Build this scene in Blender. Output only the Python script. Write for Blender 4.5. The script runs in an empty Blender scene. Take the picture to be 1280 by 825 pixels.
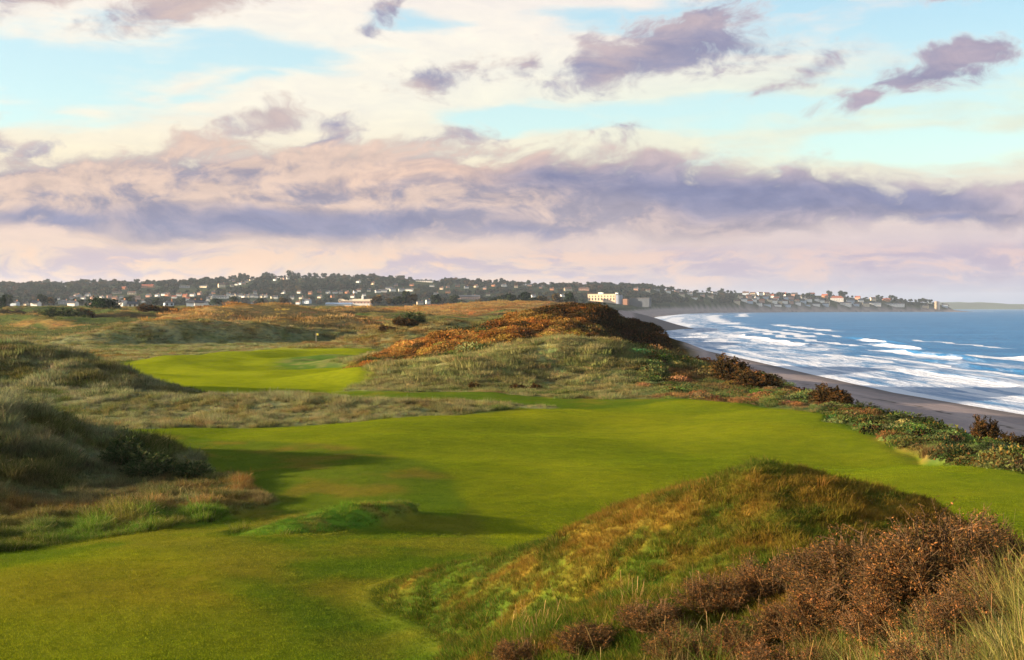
import bpy, math, random
import numpy as np
from math import sin, cos, pi, radians

random.seed(7)
RNG = np.random.default_rng(11)
C = bpy.context.scene.collection

# ------------------------------------------------------------------ survey constants
FOC, HOR, CAMZ = 1758.0, 384.5, 12.0       # focal length in px of a 1280 px wide frame, horizon row, eye height above the sea
def P(px, py, D):                          # a surveyed bearing at distance D -> world point
    return np.array([(px - 640) / FOC * D, D, CAMZ - (py - HOR) / FOC * D])

EXPO = 1.82
def lin(r, g, b):
    f = lambda c: (c / 255) / 12.92 if c / 255 <= 0.04045 else ((c / 255 + 0.055) / 1.055) ** 2.4
    return (f(r), f(g), f(b))

# ------------------------------------------------------------------ noise
_perm = RNG.permutation(4096)
_grad = RNG.uniform(0, 2 * pi, 4096)
_gx, _gy = np.cos(_grad), np.sin(_grad)
def perlin(x, y, seed=0):
    xi = np.floor(x).astype(np.int64); yi = np.floor(y).astype(np.int64)
    xf = x - xi; yf = y - yi
    u = xf * xf * xf * (xf * (xf * 6 - 15) + 10); v = yf * yf * yf * (yf * (yf * 6 - 15) + 10)
    def g(ix, iy, dx, dy):
        h = _perm[(_perm[(ix + seed * 57) & 4095] + iy) & 4095]
        return _gx[h] * dx + _gy[h] * dy
    a = g(xi, yi, xf, yf); b = g(xi + 1, yi, xf - 1, yf)
    c = g(xi, yi + 1, xf, yf - 1); d = g(xi + 1, yi + 1, xf - 1, yf - 1)
    return (a + u * (b - a)) * (1 - v) + (c + u * (d - c)) * v
def fbm(x, y, sx, sy=None, octs=4, seed=0, gain=0.5):
    sy = sy or sx; s = 0; a = 1; f = 1; n = 0
    for o in range(octs):
        s = s + a * perlin(x / sx * f + 13.1 * o, y / sy * f + 7.7 * o, seed + o); n += a; a *= gain; f *= 2.03
    return s / n * 1.5
def sstep(a, b, x):
    t = np.clip((x - a) / (b - a), 0, 1); return t * t * (3 - 2 * t)
def mix(a, b, t):
    return a + (b - a) * t

# ------------------------------------------------------------------ coast
COAST = np.array([(60, -800), (60, 0), (57.5, 158), (54, 198), (54, 250), (54.5, 322), (54, 426), (58, 560), (76, 850), (106, 1205),
                  (190, 1834), (330, 2700), (470, 3250), (640, 3560), (820, 3700), (1020, 3850), (1200, 3960), (1300, 3980), (1340, 4080),
                  (1250, 4500), (900, 6000), (200, 9000)], float)
_cl = np.concatenate([[0], np.cumsum(np.hypot(*np.diff(COAST, axis=0).T))])
def coast(X, Y):
    """signed distance to the waterline (land negative, sea positive) and distance along it"""
    best = np.full(X.shape, 1e18); arc = np.zeros(X.shape); sgn = np.ones(X.shape)
    for i in range(len(COAST) - 1):
        a, b = COAST[i], COAST[i + 1]; d = b - a; L2 = d @ d
        t = ((X - a[0]) * d[0] + (Y - a[1]) * d[1]) / L2
        tc = np.clip(t, 0, 1)
        ex = X - a[0] - tc * d[0]; ey = Y - a[1] - tc * d[1]
        q = ex * ex + ey * ey
        m = q < best
        best = np.where(m, q, best)
        arc = np.where(m, _cl[i] + np.clip(t, 0, 1) * math.sqrt(L2), arc)
    # inside test (land = left of the path heading away), closed far to the left
    poly = np.vstack([COAST, [(-12000, 9000), (-12000, -800)]])
    ins = inside(poly, X, Y)
    d = np.sqrt(best)
    return np.where(ins, -d, d), arc
def inside(poly, X, Y):
    r = np.zeros(X.shape, bool); n = len(poly)
    for i in range(n):
        x1, y1 = poly[i]; x2, y2 = poly[(i + 1) % n]
        if y1 == y2: continue
        c = (y1 > Y) != (y2 > Y)
        r ^= c & (X < (x2 - x1) * (Y - y1) / (y2 - y1) + x1)
    return r
def sdf(poly, X, Y):
    best = np.full(X.shape, 1e18); n = len(poly)
    for i in range(n):
        a = poly[i]; d = poly[(i + 1) % n] - a; L2 = d @ d + 1e-9
        t = np.clip(((X - a[0]) * d[0] + (Y - a[1]) * d[1]) / L2, 0, 1)
        best = np.minimum(best, (X - a[0] - t * d[0]) ** 2 + (Y - a[1] - t * d[1]) ** 2)
    d = np.sqrt(best)
    return np.where(inside(poly, X, Y), d, -d)       # positive inside

# ------------------------------------------------------------------ dune crests: (px, py, D) with (far width, near width)
def crest(pts, wf, wn, raise_=-.35):
    out = []
    for p in pts:
        w = P(*p[:3]); out.append((w[0], w[1], w[2] + raise_))
    return np.array(out), wf, wn
CRESTS = [
    # the dune the viewer stands on and its shoulder towards the near hill
    (np.array([(3, -30, 9.8), (3, 0, 10.25), (5, 8, 9.75), (6.2, 14, 9.1), (6.0, 19, 8.45), (5.0, 23, 8.1)]), [8.5, 8.5, 8.5, 8, 7, 6], [16, 16, 14, 11, 9, 7]),
    crest([(452, 748, 34.5), (500, 724, 34), (560, 697, 33), (640, 672, 32), (700, 650, 31), (760, 624, 30), (840, 595, 29), (900, 587, 28), (975, 587, 27),
           (1060, 606, 26), (1120, 632, 25), (1160, 655, 24), (1220, 690, 23)],
          [1, 2, 4, 6, 7, 7, 7, 7, 7, 7, 7, 7, 7], [1, 2, 3, 3.6, 4.2, 5.2, 6.5, 8, 9, 10, 10, 10, 10], -.15),
    crest([(1000, 700, 19), (1150, 668, 18), (1280, 668, 17.5), (1420, 664, 17), (1800, 660, 17)], 8.0, 12.0, -.25),
    # small hump on the fairway
    crest([(235, 694, 40.5), (290, 676, 41.5), (350, 656, 43), (410, 642, 45), (470, 632, 47.5), (500, 632, 48.6)], [1, 1.5, 1.8, 1.8, 1.3, .8], [1, 1.8, 2.3, 2.1, 1.5, 1], .08),
    crest([(130, 712, 37.5), (200, 697, 39), (270, 688, 40)], 2.5, 2.0, 0),
    # front left dune
    crest([(-700, 470, 62), (-200, 480, 62), (0, 505, 61), (60, 522, 61), (120, 545, 61), (185, 566, 60), (250, 590, 58.5), (330, 612, 56)], 10, 15),
    crest([(-400, 560, 50), (-100, 590, 49), (40, 618, 49), (130, 640, 50)], 6, 5),
    # marram band across
    crest([(-200, 492, 104), (60, 494, 102), (170, 497, 100), (300, 498, 99), (420, 502, 97), (520, 508, 94), (590, 514, 92)], 7, 8, 0),
    # mid left dune
    crest([(-600, 410, 120), (-200, 420, 120), (0, 431, 116), (60, 437, 116), (105, 454, 113), (140, 476, 110), (168, 496, 106)], 9, 12, -.1),
    # dune behind the bright green
    crest([(-100, 448, 250), (60, 436, 255), (110, 422, 262), (165, 409, 268), (210, 406, 272), (260, 405, 276), (310, 408, 280), (355, 415, 284), (430, 419, 288), (500, 424, 292)], 15, 12, .8),
    crest([(230, 400, 372), (260, 388, 385), (300, 383.5, 395), (345, 383, 402), (385, 388, 410), (420, 395, 412)], 26, 22, .7),
    crest([(360, 396, 470), (400, 389, 480), (440, 386, 485), (475, 389, 485), (510, 397, 480)], 30, 24, .6),
    crest([(290, 406, 322), (340, 400, 330), (400, 398, 336), (450, 402, 336), (510, 411, 330)], 14, 14, .3),
    # big light dune in the middle
    crest([(372, 494, 120), (430, 478, 124), (500, 462, 128), (560, 447, 131), (620, 434, 134), (670, 424, 136), (710, 418, 137), (735, 418, 137), (765, 434, 134),
           (800, 449, 131), (840, 466, 127), (880, 478, 122), (905, 488, 118)], 22, 17),
    # rusty heather ridge behind it, dropping steeply to the beach
    crest([(440, 462, 158), (500, 447, 164), (560, 430, 170), (620, 411, 178), (670, 399, 186), (705, 387, 192), (728, 381, 195), (745, 383, 196), (775, 398, 196),
           (800, 418, 194), (815, 434, 190), (828, 455, 186)], 22, 36),
    crest([(440, 427, 232), (490, 410, 236), (530, 400, 240), (570, 399, 242), (600, 403, 242), (640, 395, 250), (690, 389, 262), (720, 392, 270)], 24, 22),
    crest([(530, 389, 560), (590, 380, 620), (650, 376, 700), (700, 378, 760), (740, 385, 800)], 90, 70),
    crest([(-50, 400, 440), (40, 396, 470), (110, 399, 480), (190, 402, 480), (240, 404, 460)], 22, 18, .3),
    # ridge along the beach
    crest([(850, 474, 138), (890, 478, 128), (960, 487, 113), (1050, 502, 98), (1130, 515, 88), (1200, 532, 78), (1290, 556, 68), (1500, 605, 55), (2000, 700, 40)], 7, 7, -.8),
    crest([(690, 380, 2300), (740, 379, 2380), (800, 379, 2450), (850, 380, 2600), (890, 382.5, 2900), (915, 384, 3200)], 400, [300, 300, 260, 200, 160, 120], 0),
    # ridge that carries the town and the headland
    crest([(-2200, 372, 3200), (-600, 372, 3200), (0, 367, 3200), (60, 361, 3200), (120, 357, 3200), (200, 358, 3200), (300, 351.5, 3250), (360, 348.5, 3250), (430, 349.5, 3300),
           (480, 353, 3350), (560, 356, 3400), (690, 359, 3500), (760, 362, 3550), (860, 365.5, 3600), (930, 366, 3700), (1000, 367, 3800), (1060, 371, 3950),
           (1120, 375.5, 4050), (1155, 377.5, 4080), (1180, 380.5, 4090), (1203, 385, 4100), (1214, 388.5, 4080)], 1200, 1500, 0),
]
TOWN = len(CRESTS) - 1

def base_height(X, Y, s):
    """s: distance to the waterline, land negative"""
    L = -s
    R = np.hypot(X, Y)
    inland = 5.0 + sstep(160, 900, R) * 3.0 + sstep(1000, 2000, R) * 4.5
    beach = 0.075 * L
    bw = 27 + sstep(600, 1800, R) * 25
    up = sstep(bw, bw + 9 + sstep(1200, 2500, R) * 12, L)
    z = np.where(L > 0, beach + (inland - beach) * up, -np.minimum(-0.035 * L, 4.0))
    z = np.where((L > 0) & (up >= 1), inland, z)
    return z, up

def crest_height(X, Y, base, which=None):
    h = np.zeros(X.shape)
    for ci, (pts, wf, wn) in enumerate(CRESTS):
        if which is not None and ci not in which: continue
        wf = np.broadcast_to(np.asarray(wf, float), (len(pts),)); wn = np.broadcast_to(np.asarray(wn, float), (len(pts),))
        W = max(wf.max(), wn.max())
        m = (X > pts[:, 0].min() - W) & (X < pts[:, 0].max() + W) & (Y > pts[:, 1].min() - W) & (Y < pts[:, 1].max() + W)
        if not m.any(): continue
        x = X[m]; y = Y[m]; b = base[m]; best = np.zeros(x.shape); ws = np.zeros(x.shape)
        for i in range(len(pts) - 1):
            a = pts[i]; c = pts[i + 1]; dx, dy = c[0] - a[0], c[1] - a[1]; L2 = dx * dx + dy * dy
            t = np.clip(((x - a[0]) * dx + (y - a[1]) * dy) / L2, 0, 1)
            ex = x - a[0] - t * dx; ey = y - a[1] - t * dy
            side = (dx * ey - dy * ex) / math.sqrt(L2)
            d = np.sqrt(ex * ex + ey * ey)
            q = 0.5 + 0.5 * np.clip(side / (d + 1e-6), -1, 1)
            w0 = wn[i] + t * (wn[i + 1] - wn[i]); w1 = wf[i] + t * (wf[i + 1] - wf[i])
            w = w0 + (w1 - w0) * q
            tt = np.clip(d / w, 0, 1)
            prof = 0.5 + 0.5 * np.cos(pi * tt ** 1.15)
            zc = a[2] + t * (c[2] - a[2])
            k_ = 1 / (d * d + .02) ** 2.5; best += np.maximum(zc - b, 0) * prof * k_; ws += k_
        best = best / ws
        h[m] = (h[m] ** 10 + best ** 10) ** 0.1
    return h

GZ = 5.0
def ground_poly(pts):
    out = []
    for px, py in pts:
        D = (CAMZ - GZ) * FOC / (py - HOR); out.append(((px - 640) / FOC * D, D))
    return np.array(out)
F_MAIN = ground_poly([(-500, 1100), (-400, 740), (0, 690), (150, 672), (250, 652), (335, 622), (310, 600), (230, 578), (165, 556), (140, 545), (150, 537), (300, 535),
                      (450, 529), (600, 521), (700, 508), (600, 503), (430, 497), (380, 491), (450, 489), (560, 492), (700, 497), (860, 500), (990, 512), (1080, 540),
                      (1160, 565), (1280, 600), (1500, 670), (1700, 760), (1500, 900), (900, 1000), (640, 1100)])
F_FAR = ground_poly([(118, 462), (160, 452), (240, 446), (330, 440), (400, 434), (470, 431), (520, 430), (500, 436), (450, 444), (440, 470), (470, 480), (420, 490), (300, 493), (180, 490), (150, 480)])
F_SEMI = ground_poly([(150, 545), (280, 555), (400, 563), (520, 580), (565, 600), (500, 622), (410, 640), (320, 655), (250, 662), (330, 622), (310, 600), (230, 578)])
F_TIP = ground_poly([(340, 449), (400, 444), (450, 444), (470, 452), (440, 462), (380, 462), (345, 457)])
F_MOWN = ground_poly([(150, 538), (450, 530), (620, 521), (760, 507), (860, 503), (960, 511), (1040, 528), (1110, 556), (1280, 606), (1500, 680), (1500, 900), (900, 860), (640, 700), (600, 640), (560, 600), (480, 570), (300, 556)])
F_LIT = ground_poly([(-400, 1000), (-300, 760), (0, 722), (110, 704), (200, 712), (280, 752), (350, 790), (440, 850), (500, 1000)])

def mown(X, Y):
    """short-grass mask 0..1"""
    m = (Y > 15) & (Y < 320) & (np.abs(X) < 160)
    r = np.zeros(X.shape)
    if m.any():
        x, y = X[m], Y[m]
        n = fbm(x, y, 3.2, octs=3, seed=31) * 0.9
        a = sstep(-0.35, 0.35, sdf(F_MAIN, x, y) + n * np.clip(y / 60, .4, 1.6))
        b = sstep(-1.2, 1.2, sdf(F_FAR, x, y) + n * 1.6)
        r[m] = np.maximum(a, b)
    # the dune under the viewer and the near hill stay rough
    k = crest_height(X, Y, np.full(X.shape, GZ), which=(0, 1, 2))
    hump = crest_height(X, Y, np.full(X.shape, GZ), which=(3,))
    r = r * (1 - sstep(0.10, 0.35, k)) * (1 - sstep(0.06, 0.14, hump))
    k2 = crest_height(X, Y, np.full(X.shape, GZ), which=(5, 8, 9, 11, 14, 15))
    return r * (1 - sstep(0.3, 0.8, k2))

def height(X, Y, full=False):
    X = np.asarray(X, float); Y = np.asarray(Y, float)
    s, arc = coast(X, Y)
    b, up = base_height(X, Y, s)
    R = np.hypot(X, Y)
    c = crest_height(X, Y, b)
    c = c * (1 - (1 - sstep(30, 150, -s)) * sstep(1300, 1900, R))
    fw = mown(X, Y)
    land = sstep(0.2, 1, up)
    rough = land * (1 - fw) * (1 - sstep(1300, 1900, R))
    n = fbm(X, Y, 9, octs=3, seed=3) * 0.80 + fbm(X, Y, 2.1, octs=2, seed=9) * 0.22 + fbm(X, Y, .8, octs=2, seed=19) * .10 * sstep(60, 40, R)
    n = n * (0.25 + np.clip(c, 0, 2.0) * 0.42) * sstep(8, 26, R)
    # random dune field further out
    far = sstep(300, 480, R) * (1 - sstep(1250, 1800, R)) * land
    rid = 1 - np.abs(fbm(X, Y, 85, 60, octs=4, seed=21)) * 2.2
    n2 = np.clip(rid, 0, 1) ** 1.5 * 5.0 * far * (1 - sstep(0, 3, c))
    fwn = (fbm(X, Y, 20, octs=2, seed=5) * 0.85 + fbm(X, Y, 7, octs=2, seed=6) * .13) * fw * (1 + .5 * sstep(120, 200, Y))
    z = b + c + n * rough + n2 + fwn * sstep(24, 40, R) + fbm(X, Y, 260, octs=3, seed=77) * 9 * sstep(1700, 2400, R) * sstep(120, 400, -s) * 0.5
    if full: return z, s, arc, fw, c, up
    return z

# ------------------------------------------------------------------ land cover colour (albedo, linear)
def near_patch(X, Y, px, D, rx, ry):
    cx = (px - 640) / FOC * D
    q = ((X - cx) / rx) ** 2 + ((Y - D) / ry) ** 2
    return np.exp(-q)
def col(*c): return np.array(c, float)
def cover(X, Y, full=None):
    z, s, arc, fw, c, up = full if full is not None else height(X, Y, True)
    R = np.hypot(X, Y)
    n1 = fbm(X, Y, 14, octs=4, seed=41); n2 = fbm(X, Y, 3.5, octs=4, seed=51); n3 = fbm(X, Y, 40, octs=3, seed=61)
    K = lambda t: np.asarray(t)[..., None]
    marram = col(.215, .215, .100) + 0 * K(n1)
    green = col(.070, .110, .022); straw = col(.27, .185, .075); rust = col(.200, .080, .018); dark = col(.050, .045, .020); grey = col(.225, .245, .150)
    rs = mix(marram, green, K(sstep(-.1, .35, n1 + .5 * n2)))
    rs = mix(rs, straw, K(sstep(.05, .45, n2 - .4 * n1) * .7))
    rs = mix(rs, rust, K(sstep(.12, .5, n3 + .6 * n2) * .55))
    n4 = fbm(X, Y, 1.1, octs=3, seed=151) * (1 - sstep(120, 300, R)) + fbm(X, Y, 6, octs=3, seed=152) * sstep(120, 300, R)
    rs = mix(rs, col(.050, .070, .022), K(sstep(.08, .40, n4) * .65)); rs = mix(rs, col(.25, .205, .100), K(sstep(.05, .40, -n4) * .45))
    # grey-green marram on the left dunes
    gl = np.clip(near_patch(X, Y, 60, 62, 16, 16) + near_patch(X, Y, 60, 104, 22, 16) + near_patch(X, Y, 250, 270, 45, 40) * .7, 0, 1)
    rs = mix(rs, mix(grey, green * .8, K(sstep(-.2, .3, n2))), K(gl * .75))
    # near hill: green and russet turf
    nh = 1 - sstep(38, 46, R + X * .35)
    turf = mix(col(.075, .115, .012), col(.165, .118, .020), K(sstep(-.22, .30, n2 * .9 + n1 * .5 + np.clip((X - 1) / 6, -0.5, .4) * .55)))
    rs = mix(rs, turf, K(nh))
    turf2 = mix(col(.045, .085, .012), col(.175, .108, .020), K(sstep(-.1, .35, n4 + n2 * .6 + .28 * np.clip((X - 1.5) / 5, -1, .7))))
    rs = mix(rs, turf2, K(nh * sstep(.02, .30, np.abs(n4)) * .75))
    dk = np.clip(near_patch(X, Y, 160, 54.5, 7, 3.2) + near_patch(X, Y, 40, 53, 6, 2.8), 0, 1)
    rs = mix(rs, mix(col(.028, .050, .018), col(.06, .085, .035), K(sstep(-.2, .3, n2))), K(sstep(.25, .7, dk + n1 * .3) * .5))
    # fringe of orange grass at the foot of the left dune
    fr = np.clip(near_patch(X, Y, 120, 48.3, 9, 1.7) + near_patch(X, Y, 290, 55, 3.5, 3.5), 0, 1)
    rs = mix(rs, mix(col(.25, .13, .03), col(.11, .13, .04), K(sstep(-.25, .25, n4 + n2))), K(fr * .8))
    # the heather ridge
    hz = np.clip(near_patch(X, Y, 560, 157, 14, 11) + near_patch(X, Y, 480, 152, 12, 9) + near_patch(X, Y, 640, 168, 15, 16) + near_patch(X, Y, 700, 184, 12, 16) + near_patch(X, Y, 600, 150, 12, 9), 0, 1)
    hz = sstep(.25, .6, hz + n1 * .35) * sstep(142, 150, Y + X * .25)
    rs = mix(rs, mix(mix(col(.25, .115, .028), col(.33, .22, .065), K(sstep(0, .4, -n2 + n4))), mix(dark, col(.07, .09, .03), K(sstep(-.1, .2, n4))), K(sstep(0.02, .3, n2 + n1 * .6))), K(hz))
    shade_slope = near_patch(X, Y, 775, 193, 13, 15) + near_patch(X, Y, 735, 196, 6, 10)  # right slope of the ridge darkened, its shade put into the colour
    rs = mix(rs, mix(col(.040, .030, .012), rust, K(sstep(.25, .5, n2))), K(sstep(.35, .7, shade_slope)))
    ld = near_patch(X, Y, 660, 130, 17, 11)
    rs = mix(rs, mix(col(.29, .27, .12), col(.13, .15, .055), K(sstep(-.1, .3, n2 + n4))), K(sstep(.2, .7, ld) * .8))
    hp = near_patch(X, Y, 385, 44.5, 8, 4.5)
    rs = mix(rs, mix(col(.095, .185, .018), col(.16, .155, .03), K(sstep(0, .4, n2 + n4 * .5))), K(sstep(.2, .5, hp)))
    # crest by the beach: green at the foot, pinkish straw on top
    L = -s
    ed = sstep(52, 44, L) * sstep(22, 28, L) * (1 - sstep(150, 190, Y)) * sstep(40, 60, Y)
    rs = mix(rs, mix(col(.085, .125, .040), col(.19, .115, .050), K(sstep(-.02, .30, n2 + n1 * .6))), K(ed))
    # far country: duller
    f = sstep(230, 380, R)
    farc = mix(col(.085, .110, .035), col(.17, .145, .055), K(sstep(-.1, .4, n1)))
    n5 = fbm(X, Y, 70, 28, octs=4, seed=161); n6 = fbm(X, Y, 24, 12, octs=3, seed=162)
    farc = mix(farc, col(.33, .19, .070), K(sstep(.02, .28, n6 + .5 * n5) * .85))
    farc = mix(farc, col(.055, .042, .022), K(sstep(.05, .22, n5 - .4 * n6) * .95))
    farc = mix(farc, mix(col(.34, .215, .085), col(.26, .12, .035), K(sstep(-.1, .2, n6))), K(sstep(1.5, 3.0, c + n6 * 1.5) * .85 * (1 - sstep(650, 800, R))))  # far dune crests tinted straw orange to look sunlit
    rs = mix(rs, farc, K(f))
    pas = sstep(1300, 1900, R)
    rs = mix(rs, mix(col(.025, .036, .018), col(.055, .062, .024), K(sstep(-.1, .3, fbm(X, Y, 120, octs=3, seed=88)))), K(pas))
    # short grass, its lit and shaded areas put into the colour
    fg = mix(col(.100, .136, .008), col(.180, .192, .010), K(sstep(-.3, .3, n3 * .5 + n1 * .35 + 0.14 * fbm(X, Y, 6, 4, octs=4, seed=171))))
    near = (Y > 15) & (Y < 330) & (np.abs(X) < 160)
    semi = np.zeros(X.shape); farg = np.zeros(X.shape); tip = np.zeros(X.shape); core = np.zeros(X.shape); lit_patch = np.zeros(X.shape)
    if near.any():
        x, y = X[near], Y[near]; nn = n1[near]
        semi[near] = sstep(-.8, .8, sdf(F_SEMI, x, y) + nn * 2)
        farg[near] = sstep(-3, 3, sdf(F_FAR, x, y))
        tip[near] = sstep(-2, 2, sdf(F_TIP, x, y) + nn * 3)
        core[near] = sstep(-.5, .5, sdf(F_MOWN, x, y) + nn * .8)
        lit_patch[near] = sstep(-.9, .9, sdf(F_LIT, x, y) + nn * 1.5) * .8  # lower left sunlit patch and mowing contrast, put into the grass colour
    fg = mix(fg, mix(col(.062, .105, .010), col(.125, .120, .016), K(sstep(-.1, .4, n2 + n1))), K((1 - np.maximum(core, np.maximum(farg, lit_patch))) * .8))
    fg = mix(fg, col(.165, .125, .016), K(np.clip(near_patch(X, Y, 130, 34, 4.5, 3.2) + .6 * near_patch(X, Y, 330, 33, 2.5, 2), 0, 1) * sstep(-.3, .2, n2 + n1) * .6))
    fg = mix(fg, mix(col(.085, .115, .012), col(.15, .115, .02), K(sstep(-.05, .3, n2))), K(semi * .75))
    fg = mix(fg, col(.185, .215, .008), K(farg))
    fg = mix(fg, mix(col(.07, .13, .02), col(.16, .17, .05), K(sstep(-.1, .3, n2))), K(tip))
    rs = mix(rs, fg, K(fw))
    # beach
    bt = sstep(.55, .05, up + n2 * .25)
    wet = sstep(6, 1.5, L + n2 * 2)
    sand = mix(mix(col(.37, .30, .30), col(.30, .245, .25), K(sstep(-.3, .3, fbm(X, Y, 3, 40, octs=3, seed=71)))), col(.19, .165, .17), K(wet))
    wr = np.exp(-((L - 12 + n2 * 2.5) / .5) ** 2) * sstep(-.1, .3, fbm(X, Y, 2, 9, octs=3, seed=181)) + .6 * np.exp(-((L - 20 + n2 * 2) / .4) ** 2)
    sand = mix(sand, col(.07, .06, .05), K(np.clip(wr, 0, .8)))
    rs = mix(rs, sand, K(bt))
    return np.clip(rs, 0, 1)

# ------------------------------------------------------------------ node helpers
class NT:
    def __init__(self, tree): self.t = tree; self.n = tree.nodes; self.l = tree.links
    def add(self, typ, **kw):
        n = self.n.new(typ)
        for k, v in kw.items(): setattr(n, k, v)
        return n
    def put(self, sock, v):
        if isinstance(v, bpy.types.NodeSocket): self.l.new(v, sock)
        elif v is not None: sock.default_value = v
    def m(self, op, a, b=None, c=None, clamp=False):
        n = self.add('ShaderNodeMath', operation=op, use_clamp=clamp)
        for i, v in enumerate((a, b, c)):
            if v is not None: self.put(n.inputs[i], v)
        return n.outputs[0]
    def maprange(self, v, a, b, c=0.0, d=1.0, kind='SMOOTHSTEP'):
        n = self.add('ShaderNodeMapRange', interpolation_type=kind)
        for i, q in enumerate((v, a, b, c, d)): self.put(n.inputs[i], q)
        return n.outputs[0]
    def mix(self, f, a, b, blend='MIX'):
        n = self.add('ShaderNodeMix', data_type='RGBA', blend_type=blend)
        self.put(n.inputs[0], f)
        for i, v in ((6, a), (7, b)):
            if isinstance(v, tuple) and len(v) == 3: v = (*v, 1)
            self.put(n.inputs[i], v)
        return n.outputs[2]
    def xyz(self, x, y, z=0.0):
        n = self.add('ShaderNodeCombineXYZ')
        for i, v in enumerate((x, y, z)): self.put(n.inputs[i], v)
        return n.outputs[0]
    def noise(self, vec, scale=1.0, detail=4, rough=.55, dist=0.0, color=False):
        n = self.add('ShaderNodeTexNoise')
        if vec is not None: self.put(n.inputs['Vector'], vec)
        n.inputs['Scale'].default_value = scale; n.inputs['Detail'].default_value = detail
        n.inputs['Roughness'].default_value = rough; n.inputs['Distortion'].default_value = dist
        return n.outputs['Color' if color else 'Fac']
    def ramp(self, f, stops):
        n = self.add('ShaderNodeValToRGB'); e = n.color_ramp.elements
        while len(e) < len(stops): e.new(0.5)
        for i, (p, c) in enumerate(stops):
            e[i].position = p
        for i, (p, c) in enumerate(stops): e[i].color = (*c, 1) if len(c) == 3 else c
        self.put(n.inputs[0], f); return n.outputs[0]
def new_mat(name):
    m = bpy.data.materials.new(name); m.use_nodes = True; m.node_tree.nodes.clear()
    return m, NT(m.node_tree)
def principled(name, color, rough=.8, spec=.3, noise=None, bump=None):
    m, t = new_mat(name)
    b = t.add('ShaderNodeBsdfPrincipled'); o = t.add('ShaderNodeOutputMaterial')
    b.inputs['Roughness'].default_value = rough; b.inputs['Specular IOR Level'].default_value = spec
    c = color
    if noise:
        g = t.add('ShaderNodeNewGeometry').outputs['Position']
        n = t.noise(g, noise[0], 4)
        c = t.mix(t.maprange(n, .35, .65), tuple(x * (1 - noise[1]) for x in color), tuple(min(1, x * (1 + noise[1])) for x in color))
        t.put(b.inputs['Base Color'], c)
    else: b.inputs['Base Color'].default_value = (*color, 1)
    t.l.new(b.outputs[0], o.inputs[0])
    return m

# ------------------------------------------------------------------ object helpers
def tag(o, label=None, cat=None, group=None, kind=None):
    if label: o['label'] = label
    if cat: o['category'] = cat
    if group: o['group'] = group
    if kind: o['kind'] = kind
    return o
def link(o, parent=None):
    C.objects.link(o)
    if parent is not None: o.parent = parent
    return o
def mesh_np(name, V, F, smooth=False):
    """V (n,3), F (m,k) all the same k"""
    me = bpy.data.meshes.new(name); V = np.asarray(V, np.float32); F = np.asarray(F, np.int32)
    me.vertices.add(len(V)); me.vertices.foreach_set('co', V.ravel())
    k = F.shape[1]
    me.loops.add(F.size); me.loops.foreach_set('vertex_index', F.ravel())
    me.polygons.add(len(F)); me.polygons.foreach_set('loop_start', np.arange(0, F.size, k, dtype=np.int32))
    me.polygons.foreach_set('loop_total', np.full(len(F), k, np.int32))
    if smooth: me.polygons.foreach_set('use_smooth', np.ones(len(F), bool))
    me.update(calc_edges=True)
    return me
def color_attr(me, name, cols):
    a = me.attributes.new(name, 'FLOAT_COLOR', 'POINT')
    c = np.ones((len(cols), 4), np.float32); c[:, :3] = cols; a.data.foreach_set('color', c.ravel())
def float_attr(me, name, v, domain='POINT'):
    a = me.attributes.new(name, 'FLOAT', domain); a.data.foreach_set('value', np.asarray(v, np.float32))

# ================================================================== GROUND
def polar_grid(az, rad):
    A, Rr = np.meshgrid(az, rad)
    X = Rr * np.sin(A); Y = Rr * np.cos(A)
    nr, na = A.shape
    i = np.arange(nr - 1)[:, None] * na + np.arange(na - 1)[None, :]
    F = np.stack([i, i + 1, i + 1 + na, i + na], -1).reshape(-1, 4)[:, ::-1]
    return X.ravel(), Y.ravel(), F

def mat_ground():
    m, t = new_mat('turf_and_sand')
    b = t.add('ShaderNodeBsdfPrincipled'); o = t.add('ShaderNodeOutputMaterial')
    a = t.add('ShaderNodeAttribute', attribute_name='cover').outputs['Color']
    s = t.add('ShaderNodeAttribute', attribute_name='short').outputs['Fac']
    g = t.add('ShaderNodeNewGeometry').outputs['Position']
    n1 = t.noise(g, 1.1, 6, .62); n2 = t.noise(g, 9.0, 4, .6); n3 = t.noise(g, .16, 4, .5)
    c = t.mix(t.maprange(n1, .36, .64), t.mix(1.0, a, (.70, .78, .85), 'MULTIPLY'), t.mix(1.0, a, (1.25, 1.17, 1.0), 'MULTIPLY'))
    c = t.mix(t.maprange(n2, .3, .7, 0, .38), c, t.mix(1.0, c, (.62, .70, .7), 'MULTIPLY'))
    c = t.mix(t.maprange(n3, .35, .65, 0, .45), c, t.mix(1.0, c, (.80, .95, .9), 'MULTIPLY'))
    c = t.mix(t.m('MULTIPLY', s, .55), c, a)
    t.put(b.inputs['Base Color'], c); b.inputs['Roughness'].default_value = .95
    b.inputs['Specular IOR Level'].default_value = 0
    bp = t.add('ShaderNodeBump'); bp.inputs['Distance'].default_value = .12
    hgt = t.m('ADD', t.m('MULTIPLY', n1, 1.0), t.m('MULTIPLY', n2, .25))
    t.put(bp.inputs['Height'], hgt)
    t.put(bp.inputs['Strength'], t.maprange(s, 0, 1, .8, .16))
    t.l.new(bp.outputs[0], b.inputs['Normal'])
    t.l.new(b.outputs[0], o.inputs[0])
    return m

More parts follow.
